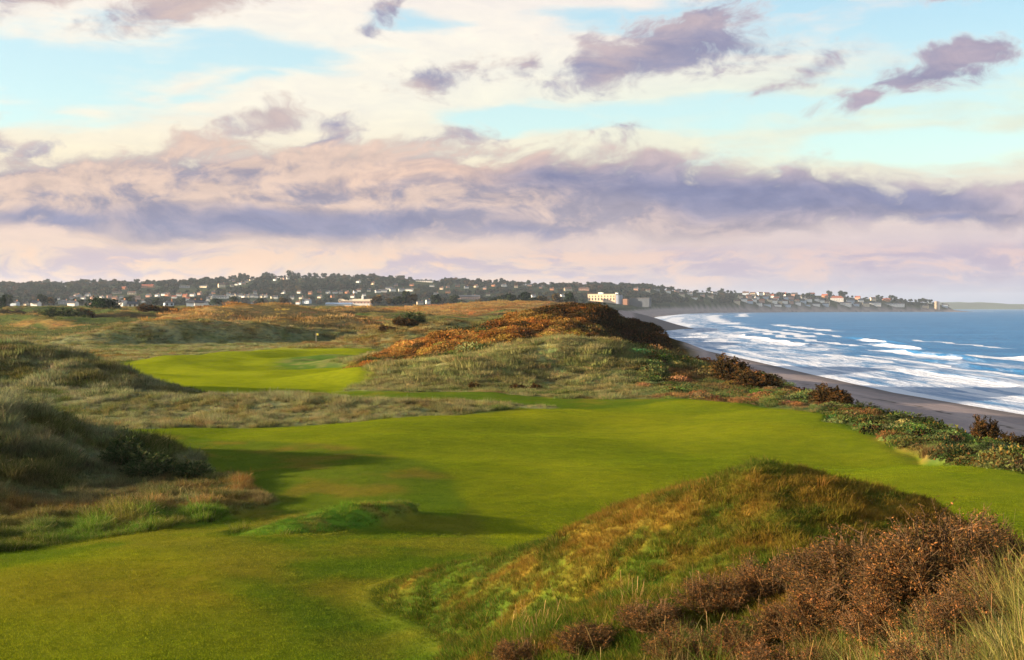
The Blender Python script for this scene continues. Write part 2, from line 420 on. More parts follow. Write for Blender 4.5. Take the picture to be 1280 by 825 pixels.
MG = mat_ground()
deg = radians(1)
az = np.concatenate([np.linspace(-180, -50, 50)[:-1], np.linspace(-50, -24, 90)[:-1], np.linspace(-24, 24, 620)[:-1], np.linspace(24, 50, 90)[:-1], np.linspace(50, 180, 51)]) * deg
rad = np.concatenate([[0.4, 1.2], np.geomspace(2.2, 12, 60)[:-1], np.geomspace(12, 420, 620)[:-1], np.geomspace(420, 1500, 120)[:-1], np.geomspace(1500, 7000, 150)])
GX, GY, GF = polar_grid(az, rad)
full = height(GX, GY, True)
GZs, GS, GARC, GFW, GC, GUP = full
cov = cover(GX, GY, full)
keep = ~((GS > 120))
fk = keep[GF].all(1)
L = -GS
fS = L[GF].mean(1); fF = GFW[GF].mean(1); fU = GUP[GF].mean(1); fR = np.hypot(GX, GY)[GF].mean(1)
kindf = np.full(len(GF), 0)                       # 0 dunes
kindf[fF > .5] = 1                                # fairway
kindf[(fU < .3)] = 2                              # beach and sea bed
kindf[(fR > 1700) & (fU >= .3)] = 3               # hillside
VG = np.stack([GX, GY, GZs], 1)
whole = mesh_np('whole', VG, GF[fk], True)
VN = np.zeros(len(VG) * 3, np.float32); whole.vertices.foreach_get('normal', VN); VN = VN.reshape(-1, 3)
bpy.data.meshes.remove(whole)
for k, nm, lb, ct in ((0, 'dune_terrain', 'rolling grass covered sand dunes around the golf course', 'terrain'), (1, 'fairway', 'short mown green golf fairway between the dunes', 'ground'),
                      (2, 'beach', 'grey brown sand beach along the water', 'beach'), (3, 'hillside', 'wooded hillside behind the dunes carrying the town', 'hill')):
    F = GF[fk & (kindf == k)]
    u, inv = np.unique(F, return_inverse=True)
    me = mesh_np(nm, VG[u], inv.reshape(F.shape), True)
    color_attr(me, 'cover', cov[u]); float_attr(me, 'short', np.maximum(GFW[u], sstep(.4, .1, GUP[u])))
    me.normals_split_custom_set_from_vertices([tuple(v) for v in VN[u]])
    me.materials.append(MG)
    tag(link(bpy.data.objects.new(nm, me)), lb, ct, kind='structure')

# ================================================================== SEA
def mat_sea():
    m, t = new_mat('sea_water')
    b = t.add('ShaderNodeBsdfPrincipled'); o = t.add('ShaderNodeOutputMaterial')
    g = t.add('ShaderNodeNewGeometry').outputs['Position']
    f = t.add('ShaderNodeAttribute', attribute_name='foam').outputs['Fac']
    uv = t.add('ShaderNodeAttribute', attribute_name='along').outputs['Vector']
    n = t.noise(uv, 1.0, 6, .65)
    nb = t.noise(g, .03, 4, .6)
    fine = t.noise(uv, 7.0, 4, .6)
    foam = t.maprange(t.m('ADD', f, t.m('ADD', t.m('MULTIPLY', t.m('SUBTRACT', n, .5), 1.1), t.m('MULTIPLY', t.m('SUBTRACT', fine, .5), .5))), .30, .85)
    deep = t.mix(t.maprange(nb, .3, .7), (.010, .112, .300), (.030, .168, .385))
    c = t.mix(foam, deep, (.58, .63, .73))
    t.put(b.inputs['Base Color'], c)
    t.put(b.inputs['Roughness'], t.maprange(foam, 0, 1, .38, .85))
    b.inputs['Specular IOR Level'].default_value = .12
    b.inputs['IOR'].default_value = 1.33; b.inputs['Specular Tint'].default_value = (.45, .68, 1, 1)
    w1 = t.noise(uv, 2.2, 5, .6); w2 = t.noise(g, .55, 5, .65)
    bp = t.add('ShaderNodeBump'); bp.inputs['Distance'].default_value = 1.0; bp.inputs['Strength'].default_value = .75
    t.put(bp.inputs['Height'], t.m('ADD', t.m('MULTIPLY', w1, .8), t.m('MULTIPLY', w2, .7)))
    t.l.new(bp.outputs[0], b.inputs['Normal'])
    t.l.new(b.outputs[0], o.inputs[0])
    return m
az = np.concatenate([np.linspace(-2, 24, 520)[:-1], np.linspace(24, 75, 120)]) * deg
rad = np.concatenate([np.geomspace(60, 150, 50)[:-1], np.geomspace(150, 1600, 760)[:-1], np.geomspace(1600, 16000, 180)])
SX, SY, SF = polar_grid(az, rad)
s, arc = coast(SX, SY)
arc0 = arc - 800            # about equal to Y along the straight part
nl = fbm(s, arc0, 7, 38, octs=4, seed=101); nL = fbm(s, arc0, 22, 120, octs=3, seed=107)
reach = 70 + 60 * sstep(400, 1500, arc0)
foam = np.zeros(s.shape)
foam += .36 * sstep(reach, reach * .35, s + nL * 30) + .25 * nl * sstep(reach * 1.6, reach * .6, s)
wob = fbm(arc0, s * 0 + 3.3, 45, octs=3, seed=113) * 5; wob2 = fbm(arc0, s * 0 + 9.1, 16, octs=3, seed=117)
def band(s0, hw, a0, a1, k, wv=1.0):
    q = np.abs(s - s0 - wob * wv - wob2 * 1.2) / hw
    return k * sstep(1.25, .35, q) * sstep(a0 - 6, a0 + 12, arc0 + wob2 * 9) * sstep(a1 + 30, a1 - 20, arc0 + wob2 * 30)
swash = np.abs(s - 1.2 - wob2 * 1.2)
foam = np.maximum(foam, .95 * sstep(1.7 + .004 * arc0.clip(0, 900), .5, swash))
for bnd in ((19, 2.6, 150, 275, 1.15, .5), (12.5, 1.5, 150, 222, .95, .4), (60, 2.2, 395, 450, 1.1, .6), (46, 2.0, 315, 385, 1.15, 1.2), (60, 3.2, 285, 330, 1.2, .6),
            (34, 4, 430, 620, 1.1, 1.5), (18, 5, 480, 760, 1.0, 1.2), (62, 5, 560, 900, .9, 1.5), (70, 1.6, 480, 520, .9, .3), (26, 2.5, 300, 350, .85, .8), (40, 1.5, 430, 520, .8, 1),
            (30, 9, 900, 1700, .9, 2), (70, 9, 1000, 2200, .8, 3), (12, 6, 1500, 4200, .85, .5), (95, 5, 700, 1000, .8, 2), (110, 9, 1800, 3000, .6, 3), (33, 1.6, 180, 330, .8, .8), (8, 1.2, 230, 420, .8, .5), (75, 2, 560, 760, .8, 1.5), (52, 2.5, 430, 700, .85, 1.5), (90, 2, 400, 520, .6, 1.5)):
    foam = np.maximum(foam, band(*bnd))
# scattered whitecaps offshore
wc = fbm(SX, SY, 14, 30, octs=3, seed=131)
foam += sstep(.60, .85, wc) * .75 * sstep(60, 90, s)
foam *= sstep(-2, 0, s) + .6
Z = np.zeros(s.shape)
amp = .30 * sstep(3, 25, s) * (1 - sstep(2500, 6000, np.hypot(SX, SY)))
Z += amp * (1 - 2 * np.abs(fbm(s + wob, arc0, 12, 70, octs=3, seed=141))) * .8
for s0, a0, a1, hgt in ((49, 300, 400, .9), (62.5, 385, 470, .8), (63, 270, 340, 1.0), (38, 230, 330, .45), (22, 150, 280, .35), (72, 440, 560, .7), (37, 420, 620, .6)):
    d = s - s0 - wob * .9 - wob2 * 1.2
    Z += hgt * np.exp(-(d / np.where(d > 0, 3.0, 1.1)) ** 2) * sstep(a0, a0 + 25, arc0) * sstep(a1, a1 - 25, arc0)
Z += .02
sk = (s > -12)[SF].all(1)
u, inv = np.unique(SF[sk], return_inverse=True)
me = mesh_np('sea', np.stack([SX, SY, Z], 1)[u], inv.reshape(-1, 4), True)
float_attr(me, 'foam', foam[u])
a = me.attributes.new('along', 'FLOAT_VECTOR', 'POINT')
a.data.foreach_set('vector', np.stack([s / 2.4, arc0 / 24, 0 * s], 1)[u].astype(np.float32).ravel())
me.materials.append(mat_sea())
tag(link(bpy.data.objects.new('sea', me)), 'blue sea with white surf rolling onto the beach', 'sea', kind='structure')

# ------------------------------------------------------------------ where does a surveyed bearing meet the ground
def ray_hit(px, py, d0=20, d1=5000, n=900):
    D = np.geomspace(d0, d1, n); X = (px - 640) / FOC * D
    z = height(X, D); zr = CAMZ - (py - HOR) / FOC * D
    below = np.nonzero(z >= zr)[0]
    if len(below) == 0: return None
    i = below[0]
    return np.array([X[i], D[i], z[i]])

# ================================================================== GRASS (stuff)
def tuft(n, h, spread, lean, width, seg=3, droop=.5, seed=0, heads=0.0):
    r = np.random.default_rng(seed); V = []; F = []; rv = []
    for i in range(n):
        a = r.uniform(0, 2 * pi); q = spread * math.sqrt(r.uniform()); bx, by = q * cos(a), q * sin(a)
        la = a + r.normal(0, .7); ln = lean * r.uniform(.2, 1.2); hh = h * r.uniform(.5, 1.1); w = width * r.uniform(.6, 1.2)
        wa = r.uniform(0, pi); wx, wy = cos(wa) * w / 2, sin(wa) * w / 2; o = len(V); k = r.uniform()
        head = r.uniform() < heads
        for j in range(seg + 1):
            t = j / seg; out = ln * hh * (t ** 1.7); z = hh * (t - droop * .4 * t * t * ln)
            x = bx + cos(la) * out; y = by + sin(la) * out; tw = 1 - t * .75
            if j == seg and not head:
                V.append((x, y, z)); rv.append(k)
            else:
                if head: tw = .5 if t < .7 else 1.9
                V.append((x - wx * tw, y - wy * tw, z)); V.append((x + wx * tw, y + wy * tw, z)); rv += [k, k]
        for j in range(seg):
            b = o + 2 * j
            if j == seg - 1 and not head: F.append((b, b + 1, b + 2, b + 2))
            else: F.append((b, b + 1, b + 3, b + 2))
    me = bpy.data.meshes.new('tuft'); me.from_pydata(V, [], [tuple(dict.fromkeys(f)) for f in F]); me.update()
    float_attr(me, 'shade', rv)
    return me
def mat_blade(name, tipcol, tipamt):
    m, t = new_mat(name)
    c = t.add('ShaderNodeAttribute', attribute_name='tint', attribute_type='INSTANCER').outputs['Color']
    s = t.add('ShaderNodeAttribute', attribute_name='shade').outputs['Fac']
    c = t.mix(t.maprange(s, 0, 1, 0, 1, 'LINEAR'), t.mix(1.0, c, (.62, .70, .65), 'MULTIPLY'), t.mix(1.0, c, (1.45, 1.35, 1.2), 'MULTIPLY'))
    c = t.mix(t.m('MULTIPLY', t.maprange(s, .7, .95), tipamt), c, tipcol)
    d = t.add('ShaderNodeBsdfDiffuse'); tr = t.add('ShaderNodeBsdfTranslucent'); mx = t.add('ShaderNodeMixShader'); o = t.add('ShaderNodeOutputMaterial')
    t.put(d.inputs[0], c); t.put(tr.inputs[0], c); mx.inputs[0].default_value = .35
    t.l.new(d.outputs[0], mx.inputs[1]); t.l.new(tr.outputs[0], mx.inputs[2]); t.l.new(mx.outputs[0], o.inputs[0])
    return m
M_TURF = mat_blade('turf_blades', (.30, .16, .05), .5)
M_SHORT = mat_blade('short_turf_blades', (.20, .24, .02), .25)
M_MARRAM = mat_blade('marram_blades', (.34, .27, .13), .55)
M_LEAFY = mat_blade('heather_leaves', (.30, .10, .03), .4)

def scatter(name, pts, nrm, scale, tint, protos, label, cat):
    N = len(pts)
    me = bpy.data.meshes.new(name); me.vertices.add(N); me.vertices.foreach_set('co', np.asarray(pts, np.float32).ravel())
    color_attr(me, 'tint', tint)
    a = me.attributes.new('turn', 'FLOAT_VECTOR', 'POINT')
    rot = np.zeros((N, 3), np.float32); rot[:, 2] = RNG.uniform(0, 2 * pi, N); rot[:, :2] = RNG.normal(0, .10, (N, 2))
    a.data.foreach_set('vector', rot.ravel())
    a = me.attributes.new('size', 'FLOAT_VECTOR', 'POINT'); a.data.foreach_set('vector', np.asarray(scale, np.float32).ravel())
    idx = RNG.integers(0, len(protos), N)
    me.attributes.new('pick', 'INT', 'POINT').data.foreach_set('value', idx.astype(np.int32))
    ob = link(bpy.data.objects.new(name, me))
    ng = bpy.data.node_groups.new(name, 'GeometryNodeTree')
    ng.interface.new_socket('Geometry', in_out='INPUT', socket_type='NodeSocketGeometry')
    ng.interface.new_socket('Geometry', in_out='OUTPUT', socket_type='NodeSocketGeometry')
    t = NT(ng)
    gi = t.add('NodeGroupInput'); go = t.add('NodeGroupOutput')
    iop = t.add('GeometryNodeInstanceOnPoints'); jn = t.add('GeometryNodeGeometryToInstance')
    for p in protos:
        oi = t.add('GeometryNodeObjectInfo'); oi.inputs['Object'].default_value = p
        oi.inputs['As Instance'].default_value = True
        t.l.new(oi.outputs['Geometry'], jn.inputs[0])
    j2 = t.add('GeometryNodeJoinGeometry')
    for lk in list(jn.inputs[0].links): 
        src = lk.from_socket; t.l.remove(lk); t.l.new(src, j2.inputs[0])
    t.n.remove(jn)
    def named(nm, ty):
        n = t.add('GeometryNodeInputNamedAttribute', data_type=ty); n.inputs['Name'].default_value = nm
        return [o for o in n.outputs if o.enabled and o.name == 'Attribute'][0]
    t.l.new(gi.outputs[0], iop.inputs['Points']); t.l.new(j2.outputs[0], iop.inputs['Instance'])
    iop.inputs['Pick Instance'].default_value = True
    t.l.new(named('pick', 'INT'), iop.inputs['Instance Index'])
    t.l.new(named('turn', 'FLOAT_VECTOR'), iop.inputs['Rotation'])
    t.l.new(named('size', 'FLOAT_VECTOR'), iop.inputs['Scale'])
    t.l.new(iop.outputs[0], go.inputs[0])
    md = ob.modifiers.new('scatter', 'NODES'); md.node_group = ng
    tag(ob, label, cat, kind='stuff')
    return ob
def proto(me, mat, nm):
    me.materials.append(mat); return bpy.data.objects.new(nm, me)

def wander(n, px0, px1, d0, d1):
    """random ground points, evenly dense as seen from the dune top"""
    D = np.exp(RNG.uniform(math.log(d0), math.log(d1), n)); px = RNG.uniform(px0, px1, n)
    return (px - 640) / FOC * D, D
def pts_at(X, Y, z): return np.stack([X, Y, z], 1)
def vary(c, k=.22):
    return np.clip(c * (1 + RNG.normal(0, k, (len(c), 1))) * (1 + RNG.normal(0, k * .35, (len(c), 3))), .004, 1)

turfs = [proto(tuft(55, .10, .15, .8, .008, 3, .6, s_), M_TURF, 'turf_tuft') for s_ in range(4)] + [proto(tuft(34, .17, .10, 1.0, .008, 3, .8, 40 + s_), M_TURF, 'turf_tuft') for s_ in range(2)]
marrams = [proto(tuft(70, .48, .20, .85, .014, 3, .8, 10 + s_, heads=.05), M_MARRAM, 'marram_tuft') for s_ in range(4)]
clumps = [proto(tuft(110, .45, .85, .6, .040, 2, .6, 20 + s_), M_MARRAM, 'marram_clump') for s_ in range(4)]
far_clumps = [proto(tuft(90, .55, 2.2, .6, .13, 2, .6, 25 + s_), M_MARRAM, 'far_clump') for s_ in range(3)]
def leafy(n, h, spread, ls, seed):
    r = np.random.default_rng(seed); V = []; F = []; rv = []
    for i in range(n):
        a = r.uniform(0, 2 * pi); q = spread * r.uniform() ** .5; t = r.uniform() ** .6
        top = h * math.sqrt(max(0, 1 - (q / spread) ** 2 * .8)) * t
        c = np.array([q * cos(a), q * sin(a), top]); u = r.normal(size=3); u /= np.linalg.norm(u); v = np.cross(u, r.normal(size=3)); v /= np.linalg.norm(v) + 1e-6
        l = ls * r.uniform(.6, 1.3); o = len(V); V += [tuple(c - u * l), tuple(c + v * l * .45), tuple(c + u * l), tuple(c - v * l * .45)]; F.append((o, o + 1, o + 2, o + 3)); rv += [r.uniform()] * 4
    me = bpy.data.meshes.new('leafy'); me.from_pydata(V, [], F); me.update(); float_attr(me, 'shade', rv); return me
heaths = [proto(leafy(260, .5, .8, .07, 60 + s_), M_LEAFY, 'heath_clump') for s_ in range(3)]

# near hill turf
X, Y = wander(210000, 200, 1500, 6, 56)
fl = height(X, Y, True); k = crest_height(X, Y, np.full(X.shape, GZ), which=(0, 1, 2, 3))
ok = (fl[3] < .35) & (k > .10) & (fl[5] > .9) & (RNG.uniform(size=len(X)) < .75)
X, Y = X[ok], Y[ok]; z = fl[0][ok]; cc = cover(X, Y)
sc = RNG.uniform(.55, 1.25, len(X)) * (1 + .5 * sstep(.1, .5, fbm(X, Y, 1.3, octs=2, seed=201)))
scatter('hill_turf', pts_at(X, Y, z - .03), None, np.stack([sc, sc, sc * RNG.uniform(.6, 1.3, len(X))], 1), vary(cc), turfs, 'short tufted green and russet grass covering the near hill and hump', 'grass')
minis = [proto(tuft(70, .032, .42, .7, .011, 2, .6, 95 + s_), M_SHORT, 'short_tuft') for s_ in range(3)]
X, Y = wander(80000, -60, 1340, 22, 105); fl = height(X, Y, True); ok = (fl[3] > .5) & (RNG.uniform(size=len(X)) < .9); X, Y = X[ok], Y[ok]
sc = RNG.uniform(.6, 1.3, len(X)); cc = cover(X, Y)
scatter('fairway_turf', pts_at(X, Y, fl[0][ok] - .008), None, np.stack([sc, sc, sc * RNG.uniform(.5, 1.2, len(X))], 1), vary(cc * col(1.12, 1.22, 1.0), .12), minis, 'short mown turf blades of the near fairway', 'grass')
# left dunes, band, coast ridge and mid dunes
def sow(name, n, box, protos, label, smin, smax, cond=None, k=.2, dens=None):
    X, Y = wander(n, *box)
    fl = height(X, Y, True)
    ok = (fl[3] < .55) & (fl[5] > .8)
    if cond is not None: ok &= cond(X, Y, fl)
    X, Y = X[ok], Y[ok]; z = fl[0][ok]; cc = cover(X, Y)
    sc = RNG.uniform(smin, smax, len(X)) * (.8 + .5 * sstep(-.3, .4, fbm(X, Y, 5, octs=3, seed=211))) * (.62 + .38 * sstep(.1, 1.2, fl[4][ok])) * (.65 + .75 * sstep(-.25, .35, fbm(X, Y, 1.7, octs=2, seed=212)))
    return scatter(name, pts_at(X, Y, z - .05), None, np.stack([sc, sc, sc * RNG.uniform(.7, 1.2, len(X))], 1), vary(cc, k * 1.5), protos, label, 'grass')
notnear = lambda X, Y, f: crest_height(X, Y, np.full(X.shape, GZ), which=(0, 1, 2, 3)) < .1
sow('marram_grass', 125000, (-560, 640, 38, 128), marrams, 'long pale grey green marram grass on the left dunes and the band between the fairways', .65, 1.3, notnear)
sow('coast_grass', 36000, (600, 1700, 48, 150), marrams, 'tall straw and green grass along the dune edge above the beach', .55, 1.2, notnear)
sow('edge_scrub', 26000, (800, 1500, 50, 150), heaths, 'low mixed russet and green scrub along the edge above the beach', .5, 1.5,
    lambda X, Y, f: (f[1] < -28) & (f[1] > -47) & (fbm(X, Y, 5, octs=3, seed=221) > -.05), .35)
sow('dune_grass', 70000, (-200, 920, 100, 300), clumps, 'pale tussock grass over the middle dunes', .45, 1.05, None)
sow('far_dune_grass', 38000, (-500, 1000, 290, 1300), far_clumps, 'dull green and brown tussocks over the far dunes', .5, 1.2, None)
sow('heather', 26000, (420, 860, 140, 215), heaths, 'rusty orange heather and bracken on the ridge beside the beach', .6, 1.5,
    lambda X, Y, f: (near_patch(X, Y, 600, 158, 18, 14) + near_patch(X, Y, 500, 152, 12, 9) + near_patch(X, Y, 680, 176, 15, 16) + near_patch(X, Y, 765, 194, 15, 15) + fbm(X, Y, 8, octs=2, seed=7) * .4) > .5)

# ================================================================== BUSHES
def twig_bush(seed, R, H, nstem, ntwig, nleaf, ls, wind=0.0):
    r = np.random.default_rng(seed); SV = []; SF = []; LV = []; LF = []; sh = []
    def tube(p, q, w0, w1):
        d = q - p; d = d / (np.linalg.norm(d) + 1e-9); u = np.cross(d, (0.3, .5, .8)); u /= np.linalg.norm(u) + 1e-9; v = np.cross(d, u); o = len(SV)
        for c, w in ((p, w0), (q, w1)):
            for k in range(3): SV.append(tuple(c + w * (u * cos(2.094 * k) + v * sin(2.094 * k))))
        for k in range(3): SF.append((o + k, o + (k + 1) % 3, o + 3 + (k + 1) % 3, o + 3 + k))
    for i in range(nstem):
        a = r.uniform(0, 2 * pi); e = r.uniform(.15, 1) ** .7
        end = np.array([cos(a) * R * (1 - e * .75) * r.uniform(.6, 1.1), sin(a) * R * (1 - e * .75) * r.uniform(.6, 1.1), H * (.35 + .65 * e) * (r.uniform(.75, 1.08) if not wind else r.uniform(.45, 1.2))])
        end[2] *= 1 - wind * (end[0] / R + .3) * r.uniform(.6, 1.2); end[0] += wind * .5 * R
        b0 = np.array([cos(a) * .1 * R, sin(a) * .1 * R, 0]); mid = (b0 + end) * .5 + np.array([cos(a), sin(a), 0]) * R * .1
        P_ = [b0, mid, end]; tube(b0, mid, .012, .008); tube(mid, end, .008, .004)
        for j in range(ntwig):
            t = r.uniform(.3, 1); p = mid + (end - mid) * (t * 2 - 1) if t > .5 else b0 + (mid - b0) * t * 2
            d = r.normal(size=3) * .5 + np.array([cos(a) * .4, sin(a) * .4, .7]); d /= np.linalg.norm(d); ln = r.uniform(.12, .3) * max(R, H)
            q = p + d * ln; tube(p, q, .004, .002)
            k = r.uniform()
            for l in range(nleaf):
                c = p + (q - p) * r.uniform(.2, 1.05) + r.normal(0, .018, 3)
                u = d * .7 + r.normal(size=3) * .6; u /= np.linalg.norm(u); v = np.cross(u, r.normal(size=3)); v /= np.linalg.norm(v) + 1e-6
                s_ = ls * r.uniform(.6, 1.3); o = len(LV)
                LV.extend([tuple(c - u * s_), tuple(c + v * s_ * .38), tuple(c + u * s_), tuple(c - v * s_ * .38)]); LF.append((o, o + 1, o + 2, o + 3)); sh += [min(1, max(0, k + r.normal(0, .18)))] * 4
    s_me = bpy.data.meshes.new('stems'); s_me.from_pydata(SV, [], SF); s_me.update()
    l_me = bpy.data.meshes.new('foliage'); l_me.from_pydata(LV, [], LF); l_me.update(); float_attr(l_me, 'shade', sh)
    return s_me, l_me
def mat_leaf(name, stops, trans=.3):
    m, t = new_mat(name)
    s = t.add('ShaderNodeAttribute', attribute_name='shade').outputs['Fac']
    rnd = t.add('ShaderNodeObjectInfo').outputs['Random']
    c = t.ramp(s, stops); c = t.mix(t.m('MULTIPLY', rnd, .8), c, t.mix(1.0, c, (.66, .78, .74), 'MULTIPLY'))
    d = t.add('ShaderNodeBsdfDiffuse'); tr = t.add('ShaderNodeBsdfTranslucent'); mx = t.add('ShaderNodeMixShader'); o = t.add('ShaderNodeOutputMaterial')
    t.put(d.inputs[0], c); t.put(tr.inputs[0], c); mx.inputs[0].default_value = trans
    t.l.new(d.outputs[0], mx.inputs[1]); t.l.new(tr.outputs[0], mx.inputs[2]); t.l.new(mx.outputs[0], o.inputs[0])
    return m
M_RUST = mat_leaf('russet_leaves', [(0, (.050, .040, .024)), (.45, (.125, .078, .030)), (.75, (.24, .115, .034)), (1, (.42, .17, .06))])
M_DKBR = mat_leaf('dark_brown_leaves', [(0, (.030, .026, .012)), (.6, (.075, .050, .018)), (1, (.20, .085, .025))])
M_GREENB = mat_leaf('green_leaves', [(0, (.030, .050, .018)), (.6, (.060, .090, .032)), (1, (.13, .14, .06))])
M_PINE = mat_leaf('pine_needles', [(0, (.008, .018, .008)), (.6, (.018, .038, .014)), (1, (.04, .065, .02))])
M_STEM = principled('twig_bark', (.125, .075, .040), .9, .1)

BUSH_MESH = {}
def bush(px, py, D, R, H, style, label, group, rz=None):
    """rooted where the ground is, at bearing px and distance D"""
    key = (style, random.randrange(2 if D > 30 else 3))
    if key not in BUSH_MESH:
        if style == 'russet': q = twig_bush(300 + key[1], 1.0, 1.0, 90, 15, 13, .0175)
        elif style == 'big': q = twig_bush(320 + key[1], 1.0, .85, 55, 12, 12, .045, .5)
        else: q = twig_bush(340 + key[1], 1.0, .8, 60, 12, 12, .045, .35)
        mat = {'russet': M_RUST, 'big': M_DKBR, 'green': M_GREENB}[style]
        q[0].materials.append(M_STEM); q[1].materials.append(mat); BUSH_MESH[key] = q
    sm, lm = BUSH_MESH[key]
    x = (px - 640) / FOC * D; z = float(height(np.array([x]), np.array([D]))[0])
    e = link(bpy.data.objects.new('bush', None)); e.location = (x, D, z - .06); e.rotation_euler = (0, 0, random.uniform(0, 6.28) if style == 'russet' else random.uniform(-.5, .5)); e.scale = (R * (1 if style == 'russet' else 1.15), R * .95, H / (1.0 if style == 'russet' else .85))
    tag(e, label, 'bush', group)
    link(bpy.data.objects.new('stems', sm), e); link(bpy.data.objects.new('foliage', lm), e)
    return e
NEARB = [  # bearing, row of the top, distance, radius, label
    (1060, 720, 12.0, .75, 'brown bush under the round dark one at the left of the largest bush'),
    (1000, 745, 12.5, .60, 'greyish brown bush right beside the hollow of yellow grass'),
    (910, 752, 13.0, .58, 'dull brown bush in the second row up from the bottom edge'),
    (770, 800, 13.5, .52, 'loose brown bush at the bottom edge beneath the low greyish one'),
    (690, 812, 14.0, .50, 'flat brown bush at the bottom edge near the fairway side'),
    (1140, 700, 11.6, .80, 'dense russet bush directly in front of the largest one'),
    (1050, 785, 10.8, .60, 'low bush at the very bottom edge left of the dense russet one'),
    (985, 800, 11.2, .55, 'low bush at the very bottom edge below the yellow grass'),
    (1180, 790, 9.8, .60, 'dark leafy bush at the very bottom edge under the dense russet one'),
    (1250, 700, 12.0, .65, 'twiggy russet bush between the largest one and the reeds'),
    (1175, 650, 12.6, 1.0, 'largest russet twiggy bush in the lower right corner of the dune'),
    (1085, 662, 13.8, .90, 'tall russet bush beside the largest one, its crown against the hill crest'),
    (1030, 690, 13.0, .62, 'round dark russet bush with a hollow of yellow grass below it'),
    (960, 700, 14.2, .60, 'mid height brown bush left of the hollow of yellow grass'),
    (895, 722, 13.4, .52, 'low brown bush with pale seed stalks standing in front of its top'),
    (815, 752, 13.0, .50, 'low greyish brown bush on the lower slope of the near hill'),
    (735, 780, 13.4, .46, 'small sparse brown bush low on the near hill'),
    (650, 802, 14.0, .42, 'last and smallest brown bush where the near hill meets the bottom of the picture'),
    (1275, 668, 14.5, .75, 'russet bush at the right edge half behind straw coloured reeds'),
    (1215, 648, 16.0, .75, 'russet bush on the skyline of the near shoulder behind the tall ones'),
    (1130, 745, 10.8, .60, 'rusty bush at the bottom edge beneath the tall pair'),
    (930, 775, 11.2, .45, 'low mauve brown bush at the bottom edge under the hollow of yellow grass'),
    (850, 790, 11.6, .42, 'tiny brown bush at the bottom edge among grey grass'),
    (1215, 740, 10.2, .60, 'dark bush at the bottom edge with long green blades over it'),
]
for px, pt, D0, R_, lb in NEARB:
    for D in np.arange(D0, 34, .3):
        x = (px - 640) / FOC * D; zg = float(height(np.array([x]), np.array([D]))[0]); H_ = CAMZ - (pt - HOR) / FOC * D - zg + .06
        if H_ <= R_ * 1.05: break
    if lb.startswith(('flat', 'loose', 'low bush at the very bottom edge left', 'dull')): continue
    k = D / D0; H_ = max(.3, H_); print('bush', px, round(D, 1), round(H_, 2))
    bush(px, 0, D, R_ * 1.12 * min(1.3, k), H_ * random.uniform(.85, 1.05), 'russet', lb, 'russet bushes on the near dune')
COASTB = [
    (905, 126, 2.50, 2.25, 'big', 'tall ragged dark brown bush with branches sticking up against the beach'),
    (935, 121, 2.75, 1.53, 'big', 'dark brown bush joined to the tall ragged one on its seaward side'),
    (1030, 101, 1.88, 1.44, 'big', 'rounded dark brown bush alone against the grey beach'),
    (1045, 99, 1.50, 0.99, 'big', 'lower dark bush leaning out from the rounded one'),
    (1078, 95, 1.3, .65, 'green', 'small rounded olive bush next to the rounded dark one'),
    (1100, 90, 1.6, .5, 'green', 'low green bush in the middle of the beach edge thicket'),
    (1130, 85, 1.9, .6, 'green', 'spreading green bush behind orange tufts on the beach edge'),
    (1228, 77, 1.25, 1.35, 'big', 'upright reddish brown bush near the right end of the beach edge'),
    (1262, 72, 1.38, 0.90, 'big', 'broad reddish brown bush at the right end of the beach edge'),
    (1240, 68, 1.3, .55, 'green', 'low grey green bush in front of the broad reddish one'),
    (824, 186, 1.1, 2.6, 'big', 'lone dark shrub standing on the tip of the steep bluff over the beach'),
    (806, 183, 3.2, 2.2, 'big', 'dark shrub mass on the bluff just above the lone standing shrub'),
    (645, 118, .9, .6, 'big', 'dark reddish bush halfway up the pale middle dune'),
    (668, 119, .8, .5, 'big', 'small dark bush right of the reddish one on the pale middle dune'),
    (590, 119, .8, .5, 'big', 'dull brown bush low on the pale middle dune'),
    (180, 57, 1.6, 1.1, 'green', 'dark green bush on the end of the front left dune'),
    (235, 57, 1.2, .8, 'green', 'low dark green bush trailing off the front left dune'),
    (150, 58, 1.3, 1.3, 'green', 'tallest dark green bush on the front left dune'),
    (500, 238, 3.2, 1.5, 'big', 'dark thorn bush in the hollow left of the round green dune'),
    (480, 236, 2.2, 1.1, 'big', 'smaller thorn bush at the left of that hollow'),
    (515, 240, 2.6, 2.0, 'green', 'green thorn bush at the right of that hollow'),
    (68, 425, 6.0, 3.6, 'green', 'olive green bush left of the dark spreading pine'),
    (88, 424, 5.0, 3.4, 'green', 'dull green bush between the olive bush and the pine'),
    (103, 428, 4.0, 3.2, 'big', 'reddish brown bush touching the left side of the pine'),
    (180, 440, 5.0, 2.4, 'big', 'low brown bush on the dune ridge right of the pine'),
    (207, 445, 4.5, 2.6, 'big', 'second low brown bush on the dune ridge right of the pine'),
]
for px, D, R_, H_, st, lb in COASTB: bush(px, 0, D, R_, H_, st, lb, 'bushes along the dunes')

